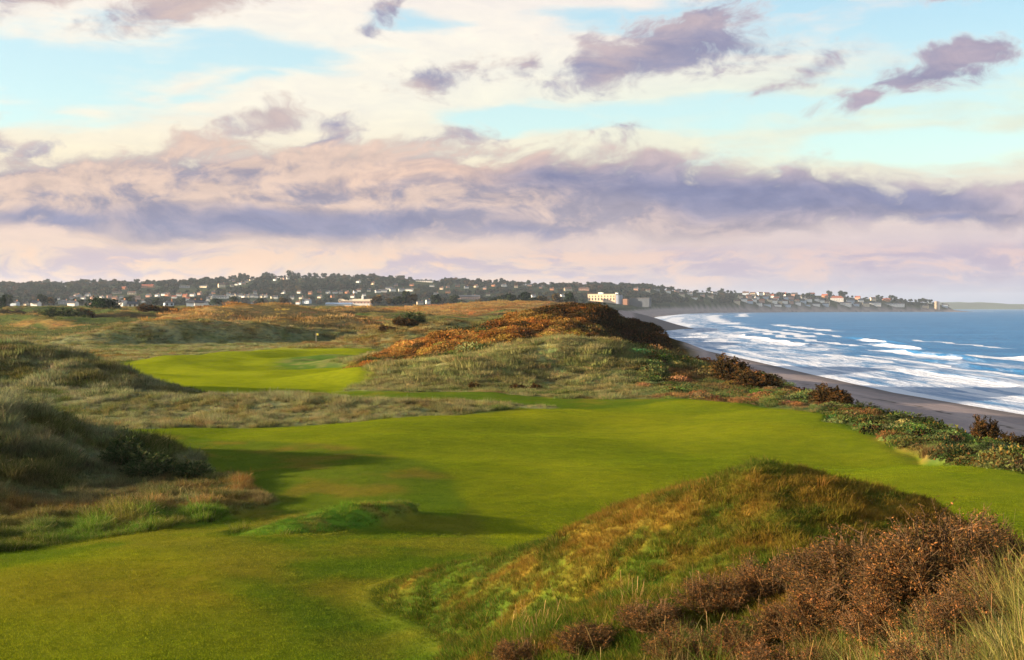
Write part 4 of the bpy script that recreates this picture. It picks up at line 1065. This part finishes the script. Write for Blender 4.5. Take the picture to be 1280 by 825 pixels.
# the rest of the wood as one mass
pts = []; scs = []; tns = []
N = 12000
pxs = RNG.uniform(-460, 1200, N); fr = RNG.uniform(0, 1, N)
for px, f in zip(pxs, fr):
    Dc = crest_D(px); D0 = 1750 if px < 735 else (2500 if px < 900 else 3350 + (px - 900) * 1.7)
    D = D0 + (Dc + 20 - D0) * f
    pts.append(((px - 640) / FOC * D, D))
pts = np.array(pts); hz_ = height(pts[:, 0], pts[:, 1], True); zz = hz_[0]
py = HOR - (zz - CAMZ) / pts[:, 1] * FOC
dens = fbm(pts[:, 0], pts[:, 1], 170, 260, octs=3, seed=301)
keepm = np.zeros(N, bool)
Hs = RNG.uniform(7, 15, N) * np.where(fr > .8, .6, 1)
for i in range(N):
    if zz[i] < 4 or hz_[5][i] < .8: continue
    if dens[i] < -.12 and pxs[i] < 900 and RNG.uniform() > .35: continue
    if pxs[i] > 1130 and RNG.uniform() > .3: continue
    if fr[i] > .9 and RNG.uniform() > .6: continue
    hp = Hs[i] / pts[i, 1] * FOC
    keepm[i] = tree_ok(pxs[i], py[i], py[i] - hp, 2.8, pts[i, 1])
def wood_proto(kind, q, nm, mt):
    cm = TREE[kind][q][0].copy(); cm.materials.clear(); cm.materials.append(mt); cm.transform(__import__('mathutils').Matrix.Scale(1 / 12.5, 4)); return bpy.data.objects.new(nm, cm)
M_FARW = mat_blade('far_wood_leaves', (.08, .08, .03), .2)
wprot = [wood_proto('broad', 0, 'wood_a', M_FARW), wood_proto('broad', 1, 'wood_b', M_FARW), wood_proto('low', 0, 'wood_c', M_FARW), wood_proto('autumn', 0, 'wood_d', M_FARW)]
K_ = keepm; n_ = K_.sum()
tcol = np.where(RNG.uniform(size=(n_, 1)) < .28, col(.045, .032, .015), col(.012, .020, .010))
sc = Hs[K_]
scatter('distant_woods', np.stack([pts[K_, 0], pts[K_, 1], zz[K_] - .5], 1), None, np.stack([sc * 1.15, sc * 1.15, sc], 1), vary(tcol, .3), wprot, 'dark mass of distant woods and gardens over the town hillside', 'woods')

# the pine and the trees just beyond the links
def solo(name, px, D, R, H, mt, label, seed, lob=14, cat='tree'):
    x = (px - 640) / FOC * D; z = float(height(np.array([x]), np.array([D]))[0])
    e = link(bpy.data.objects.new(name, None)); e.location = (x, D, z); tag(e, label, cat)
    cm = crown_mesh(seed, R, H * .42, lob, 120, .38); cm.transform(__import__('mathutils').Matrix.Translation((0, 0, H * .12))); cm.materials.append(mt)
    tm = trunk_mesh(H * .5, .3, seed); tm.materials.append(M_BARK)
    link(bpy.data.objects.new('trunk', tm), e); link(bpy.data.objects.new('crown', cm), e)
solo('pine_tree', 131, 560, 6.6, 7.0, M_PINE, 'dark spreading pine standing alone on the links at the left', 901, 16)
solo('tree', 2, 700, 2.6, 9.0, M_PINE, 'narrow dark tree cut by the left edge behind the dunes', 902, 8)
solo('tree', 271, 1500, 10.0, 13.0, M_PINE, 'dark round tree right of the bright white villa', 903, 14)

# ================================================================== FLAG AND SIGN
def tubemesh(nm, r0, r1, z0, z1, mat, n=10):
    V = []; F = []
    for z, r in ((z0, r0), (z1, r1)):
        for i in range(n): V.append((r * cos(2 * pi * i / n), r * sin(2 * pi * i / n), z))
    for i in range(n): F.append((i, (i + 1) % n, n + (i + 1) % n, n + i))
    F.append(tuple(n + i for i in range(n))); return pmesh(nm, V, F, mat)
x, y = P(395, 431, 258)[:2]; z = float(height(np.array([x]), np.array([y]))[0])
e = link(bpy.data.objects.new('golf_flag', None)); e.location = (x, y, z); tag(e, 'small yellow flag on a thin pole at the far end of the bright green', 'flag')
link(bpy.data.objects.new('pole', tubemesh('pole', .02, .015, -.1, 2.2, principled('flag_pole', (.6, .6, .55), .5, .4))), e)
V = []; F = []
for i in range(7):
    for zz_ in (1.72, 2.18): V.append((.02 + i * .1, .05 * sin(i * 1.3), zz_ - .01 * i))
for i in range(6): F.append((2 * i, 2 * i + 2, 2 * i + 3, 2 * i + 1))
fm = pmesh('cloth', V, F, principled('yellow_cloth', (.80, .62, .12), .8, .2)); o = link(bpy.data.objects.new('cloth', fm), e); o.scale = (.8, .8, .8); o.location = (0, 0, .4)
md = o.modifiers.new('thick', 'SOLIDIFY'); md.thickness = .01
D = 418; x = (53.5 - 640) / FOC * D; z = float(height(np.array([x]), np.array([D]))[0])
e = link(bpy.data.objects.new('tee_sign', None)); e.location = (x, D, z); tag(e, 'small dark blue and white board standing left of the olive green bush', 'sign')
V, F = [], []; box(V, F, -.5, .5, -.04, .04, .75, 1.3); link(bpy.data.objects.new('board', pmesh('board', V, F, principled('dark_blue_paint', (.06, .05, .16), .5, .4))), e)
V, F = [], []; box(V, F, -.3, .5, -.06, .06, .3, .72); link(bpy.data.objects.new('lower_board', pmesh('lower_board', V, F, M_TRIM)), e)
for sx in (-.42, .42):
    V, F = [], []; box(V, F, sx - .04, sx + .04, -.035, .035, -.3, .746); link(bpy.data.objects.new('post', pmesh('post', V, F, M_TRIM)), e)

# far headland across the bay
V = []; F = []; n = 60
A = np.linspace(1090, 1420, n)
for i, px in enumerate(A):
    D = 9500; hp = 9.5 * sstep(1090, 1190, px) * (1 - .35 * sstep(1230, 1330, px)) * (1 + .25 * float(perlin(np.array([px / 23.]), np.array([2.2]))[0]))
    x = (px - 640) / FOC * D; hz2 = hp / FOC * D
    V += [(x, D, -2), (x * 1.02, D + 350, max(0, hz2 * .8)), (x * 1.05, D + 900, max(0, hz2)), (x * 1.08, D + 1700, -2)]
for i in range(n - 1):
    for j in range(3): F.append((4 * i + j, 4 * i + 4 + j, 4 * i + 5 + j, 4 * i + 1 + j))
hm = pmesh('far_headland', V, F, principled('far_slope', (.07, .09, .05), .95, .1, (.002, .3)))
hm.polygons.foreach_set('use_smooth', np.ones(len(hm.polygons), bool))
tag(link(bpy.data.objects.new('far_headland', hm)), 'faint hazy headland across the bay at the right', 'headland', kind='structure')

# ================================================================== HAZE
V, F = [], []; box(V, F, -12500, 16500, -3000, 17500, -6, 190)
hz = bpy.data.meshes.new('haze'); hz.from_pydata(V, [], F); hz.update()
m, t = new_mat('haze_air'); pv = t.add('ShaderNodeVolumePrincipled'); o = t.add('ShaderNodeOutputMaterial')
pv.inputs['Density'].default_value = .000052; pv.inputs['Color'].default_value = (.66, .80, 1.0, 1); pv.inputs['Anisotropy'].default_value = .2
t.l.new(pv.outputs[0], o.inputs['Volume']); hz.materials.append(m)
tag(link(bpy.data.objects.new('haze', hz)), 'thin pale blue haze in the air over dunes and bay', 'haze', kind='stuff')

# ================================================================== SUN AND SKY
SUN_AZ, SUN_EL = radians(-95), radians(10.5)      # azimuth from +Y (view direction) clockwise; the sun is to the left, a touch behind
sd = bpy.data.lights.new('sun', 'SUN'); sd.energy = 5.0; sd.angle = radians(.6); sd.color = (1.0, .76, .50)
so = link(bpy.data.objects.new('sun', sd))
from mathutils import Vector
dirv = Vector((sin(SUN_AZ) * cos(SUN_EL), cos(SUN_AZ) * cos(SUN_EL), sin(SUN_EL)))
so.rotation_euler = dirv.to_track_quat('Z', 'Y').to_euler()

w = bpy.data.worlds.new('World'); bpy.context.scene.world = w; w.use_nodes = True; w.node_tree.nodes.clear()
t = NT(w.node_tree)
sky = t.add('ShaderNodeTexSky', sky_type='NISHITA'); sky.sun_disc = False; sky.sun_elevation = SUN_EL; sky.sun_rotation = SUN_AZ
sky.air_density = 1.0; sky.dust_density = .6; sky.ozone_density = 1.5
bg1 = t.add('ShaderNodeBackground'); bg1.inputs['Strength'].default_value = .045
t.l.new(sky.outputs[0], bg1.inputs['Color'])
EX = 2 ** EXPO
def sk(r, g, b): return tuple(c / EX for c in lin(r, g, b))
tc = t.add('ShaderNodeTexCoord').outputs['Generated']
sp = t.add('ShaderNodeSeparateXYZ'); t.l.new(tc, sp.inputs[0]); dx, dy, dz = sp.outputs
hor = t.m('SQRT', t.m('ADD', t.m('MULTIPLY', dx, dx), t.m('MULTIPLY', dy, dy)))
A_ = t.m('MULTIPLY', t.m('ARCTAN2', dx, dy), 10.0)          # bearing, in tenths of a radian
E_ = t.m('MULTIPLY', t.m('ARCTAN2', dz, hor), 10.0)         # elevation, same unit
def aa(px): return math.atan((px - 640) / FOC) * 10
def ee(py): return math.atan((HOR - py) / FOC) * 10
wv = t.add('ShaderNodeVectorMath', operation='SUBTRACT'); t.put(wv.inputs[0], t.noise(t.xyz(t.m('MULTIPLY', A_, .9), t.m('MULTIPLY', E_, 2.0), 4.2), 1.0, 3, .5, color=True)); wv.inputs[1].default_value = (.5, .5, .5)
ws = t.add('ShaderNodeSeparateXYZ'); t.l.new(wv.outputs[0], ws.inputs[0])
A1 = t.m('ADD', A_, t.m('MULTIPLY', ws.outputs[0], .9)); E1 = t.m('ADD', E_, t.m('MULTIPLY', ws.outputs[1], .40))
# slanting, streaky cloud noise
r1 = t.m('ADD', t.m('MULTIPLY', A1, .95), t.m('MULTIPLY', E1, .5)); r2 = t.m('SUBTRACT', t.m('MULTIPLY', E1, 1.9), t.m('MULTIPLY', A1, .34))
nA = t.noise(t.xyz(r1, r2, 1.7), 1.35, 9, .60)
nB = t.noise(t.xyz(t.m('MULTIPLY', A1, .62), t.m('MULTIPLY', E1, 2.6), 8.3), 1.2, 8, .62)
nC = t.noise(t.xyz(t.m('MULTIPLY', A_, .35), t.m('MULTIPLY', E_, 2.2), 2.9), 1.3, 6, .55)
nF = t.noise(t.xyz(t.m('MULTIPLY', r1, 3.0), t.m('MULTIPLY', r2, 2.4), 5.5), 1.4, 7, .65)
nP = t.noise(t.xyz(t.m('MULTIPLY', A1, 2.2), t.m('MULTIPLY', E1, 7.5), 3.1), 1.3, 8, .62)
def blob(cx, cy, rx, ry, rot=0.0, k=1.0):
    c_, s_ = cos(rot), sin(rot); u_ = t.m('SUBTRACT', A1, aa(cx)); v_ = t.m('SUBTRACT', E1, ee(cy))
    a_ = t.m('ADD', t.m('MULTIPLY', u_, c_ * FOC / 10 / rx), t.m('MULTIPLY', v_, s_ * FOC / 10 / rx)); b_ = t.m('SUBTRACT', t.m('MULTIPLY', v_, c_ * FOC / 10 / ry), t.m('MULTIPLY', u_, s_ * FOC / 10 / ry))
    d = t.m('SQRT', t.m('ADD', t.m('MULTIPLY', a_, a_), t.m('MULTIPLY', b_, b_)))
    return t.m('MULTIPLY', t.m('SUBTRACT', 1.0, d), k)
def vmax(l):
    r = l[0]
    for q in l[1:]: r = t.m('MAXIMUM', r, q)
    return r
n0 = t.m('SUBTRACT', nA, .5); n0b = t.m('SUBTRACT', nB, .5); n0f = t.m('SUBTRACT', nF, .5)
# --- high thin cream cloud with blue windows
holes = vmax([blob(70, 110, 270, 52, .05), blob(280, 118, 120, 22, .15), blob(640, 145, 120, 16, 0), blob(1010, 138, 300, 22, 0), blob(1200, 60, 230, 75, .1), blob(1150, 190, 230, 26, 0), blob(900, 20, 190, 14, 0, .8), blob(520, 30, 60, 10, 0, .6)])
cir = t.maprange(t.m('ADD', t.m('MULTIPLY', holes, -.85), t.m('ADD', t.m('MULTIPLY', n0b, 1.9), t.m('MULTIPLY', t.m('SUBTRACT', nC, .5), 3.0))), -.55, .22)
ev = t.maprange(E_, ee(384), ee(-20), 0, 1, 'LINEAR')
horiz = t.ramp(ev, [(0.0, sk(200, 186, 198)), (.06, sk(220, 198, 196)), (.13, sk(240, 210, 188)), (.25, sk(238, 210, 196)), (.45, sk(253, 241, 212)), (.62, sk(252, 246, 230)), (.85, sk(255, 249, 236)), (1.0, sk(250, 240, 232))])
horizR = t.ramp(ev, [(0.0, sk(160, 172, 208)), (.06, sk(186, 180, 206)), (.13, sk(205, 188, 204)), (.25, sk(226, 208, 206)), (.45, sk(240, 240, 218)), (.62, sk(228, 244, 228)), (.85, sk(248, 238, 232)), (1.0, sk(240, 236, 235))])
right = t.maprange(A_, aa(350), aa(1250))
cream = t.mix(right, horiz, horizR)
# blue seen through it
blue = t.mix(right, t.ramp(ev, [(0, sk(200, 190, 205)), (.5, sk(200, 232, 222)), (.8, sk(194, 224, 226)), (1, sk(190, 218, 226))]), t.ramp(ev, [(0, sk(170, 180, 210)), (.45, sk(204, 236, 220)), (.7, sk(192, 224, 222)), (1, sk(160, 206, 226))]))
# --- low band
def edge(pts):
    n = t.add('ShaderNodeFloatCurve'); cm = n.mapping.curves[0]
    x0, x1 = aa(-500), aa(1780)
    q = [((aa(px) - x0) / (x1 - x0), (py) / 400.0) for px, py in pts]
    cm.points[0].location = q[0]; cm.points[1].location = q[-1]
    for p_ in q[1:-1]: cm.points.new(*p_)
    n.mapping.update(); t.put(n.inputs['Value'], t.maprange(A1, x0, x1, 0, 1, 'LINEAR')); return t.m('MULTIPLY', n.outputs[0], 400.0)
PY = t.m('SUBTRACT', HOR, t.m('MULTIPLY', E1, FOC / 10))
top = edge([(-500, 230), (0, 198), (150, 194), (260, 184), (400, 180), (600, 174), (820, 180), (950, 198), (1060, 214), (1130, 230), (1280, 232), (1780, 240)])
bot = edge([(-500, 310), (0, 306), (160, 308), (330, 318), (560, 306), (760, 300), (900, 306), (1000, 302), (1130, 284), (1280, 290), (1780, 280)])
bandv = t.m('MINIMUM', t.m('DIVIDE', t.m('SUBTRACT', PY, top), 34.0), t.m('DIVIDE', t.m('SUBTRACT', bot, PY), 20.0))
bandm = t.maprange(t.m('ADD', bandv, t.m('ADD', t.m('MULTIPLY', n0, 3.2), t.m('MULTIPLY', n0f, 3.0))), -.35, .85)
bn = t.maprange(t.m('ADD', nA, t.m('MULTIPLY', n0f, .8)), .36, .64)
core = t.maprange(t.m('ADD', vmax([blob(380, 284, 300, 22, 0), blob(60, 288, 120, 12, 0), blob(900, 240, 260, 38, -.12), blob(730, 215, 130, 26, 0, .6), blob(1100, 250, 150, 20, -.1), blob(660, 290, 130, 12, 0, .7), blob(1180, 275, 130, 12, 0, .6)]), t.m('MULTIPLY', n0, 1.3)), -.25, .75)
bcol = t.mix(bn, sk(158, 152, 172), t.mix(right, sk(222, 196, 182), sk(194, 180, 190)))
bcol = t.mix(t.maprange(t.m('ADD', blob(560, 215, 260, 34, .1), t.m('MULTIPLY', n0b, 2.0)), .1, 1.0, 0, .8), bcol, sk(240, 204, 180))
bcol = t.mix(t.m('MULTIPLY', core, .88), bcol, sk(122, 130, 172))
bcol = t.mix(1.0, bcol, t.ramp(t.m('ADD', nF, t.m('MULTIPLY', t.m('SUBTRACT', nP, .5), .8)), [(.3, (.84, .84, .88)), (.7, (1.16, 1.13, 1.08))]), 'MULTIPLY')
# --- separate clouds
solo_ = vmax([blob(850, 52, 150, 50, .12, 1.25), blob(780, 72, 90, 34, .25), blob(925, 55, 85, 30, -.1), blob(250, 12, 130, 34, .28), blob(45, 6, 110, 28, .1), blob(338, 150, 58, 20, .3), blob(1150, 108, 110, 24, .22), blob(1225, 88, 60, 16, .1), blob(1100, 125, 55, 20, .25, .95),
             blob(6, 180, 22, 24, 0, .9), blob(1208, 14, 62, 18, 0, .8), blob(1020, 88, 70, 12, .35, .55), blob(965, 118, 60, 10, .2, .5), blob(515, 22, 70, 16, .4, .6), blob(470, 45, 24, 12, 0, .55), blob(410, 165, 60, 26, .4, .6), blob(560, 165, 60, 14, .1, .5),
             blob(800, 158, 60, 12, .1, .45), blob(520, 100, 60, 18, .2, .4), blob(665, 75, 22, 10, .2, .45), blob(45, 198, 50, 14, .2, .6), blob(230, 200, 70, 18, .2, .5)])
solom = t.maprange(t.m('ADD', solo_, t.m('ADD', t.m('MULTIPLY', n0, 2.2), t.m('MULTIPLY', n0f, 2.3))), -.12, .72)
scol = t.mix(t.maprange(nB, .38, .62), sk(150, 151, 180), t.mix(right, sk(204, 186, 184), sk(184, 172, 188)))
# --- low peach puffs under the band
puff = t.maprange(t.m('ADD', nP, t.m('MULTIPLY', n0b, .8)), .44, .60)
lowm = t.m('MULTIPLY', t.maprange(E_, ee(300), ee(325), 0, 1), t.maprange(E_, ee(372), ee(345), 0, 1))
base = t.mix(t.m('MULTIPLY', lowm, puff), cream, t.mix(right, sk(248, 208, 180), sk(226, 196, 196)))
base = t.mix(t.m('MULTIPLY', lowm, t.maprange(t.m('ADD', nA, t.m('MULTIPLY', t.m('SUBTRACT', nP, .5), -.9)), .46, .62, 0, .75)), base, sk(186, 170, 194))
scol = t.mix(1.0, scol, t.ramp(nF, [(.32, (.88, .88, .92)), (.68, (1.14, 1.12, 1.08))]), 'MULTIPLY')
base = t.mix(1.0, base, t.ramp(t.m('ADD', nP, t.m('MULTIPLY', n0f, .5)), [(.3, (.93, .94, .97)), (.7, (1.06, 1.05, 1.02))]), 'MULTIPLY')
cc_ = t.mix(solom, base, scol)
cc_ = t.mix(bandm, cc_, bcol)
cover_ = t.m('MAXIMUM', t.m('MAXIMUM', cir, t.maprange(E_, ee(210), ee(300), 0, 1)), t.m('MAXIMUM', solom, bandm))
# above the photo's frame and behind the viewer the cloud thins out
thin = t.maprange(E_, ee(-20), ee(-500), 1, .35)
glow = t.mix(.62, blue, blue)
bg2 = t.add('ShaderNodeBackground'); bg2.inputs['Strength'].default_value = 1.0; t.put(bg2.inputs['Color'], cc_)
bg3 = t.add('ShaderNodeBackground'); t.put(bg3.inputs['Color'], blue); t.put(bg3.inputs['Strength'], t.maprange(E_, ee(-20), ee(-600), .54, .24))
ad = t.add('ShaderNodeAddShader'); t.l.new(bg1.outputs[0], ad.inputs[0]); t.l.new(bg3.outputs[0], ad.inputs[1])
mx = t.add('ShaderNodeMixShader'); t.put(mx.inputs[0], t.m('MULTIPLY', cover_, thin)); t.l.new(ad.outputs[0], mx.inputs[1]); t.l.new(bg2.outputs[0], mx.inputs[2])
ow = t.add('ShaderNodeOutputWorld'); t.l.new(mx.outputs[0], ow.inputs[0])

# ================================================================== CAMERA AND RENDER
cd = bpy.data.cameras.new('camera'); cd.sensor_width = 36; cd.lens = FOC / 1280 * 36; cd.clip_start = .1; cd.clip_end = 60000
co = link(bpy.data.objects.new('camera', cd)); co.location = (0, 0, CAMZ)
co.rotation_euler = (pi / 2 - math.atan((412.5 - HOR) / FOC), 0, 0)
sc_ = bpy.context.scene; sc_.camera = co
sc_.view_settings.view_transform = 'Standard'; sc_.view_settings.look = 'None'; sc_.view_settings.exposure = EXPO; sc_.view_settings.gamma = 1
sc_.render.engine = 'CYCLES'; sc_.cycles.use_denoising = True
try: sc_.cycles.denoiser = 'OPENIMAGEDENOISE'
except Exception: pass
sc_.cycles.max_bounces = 6; sc_.cycles.diffuse_bounces = 3; sc_.cycles.transmission_bounces = 3; sc_.cycles.volume_bounces = 0; sc_.cycles.caustics_reflective = False; sc_.cycles.caustics_refractive = False
print('trees', n_tree, 'houses', len(HOUSEPX), 'wood', int(K_.sum()))
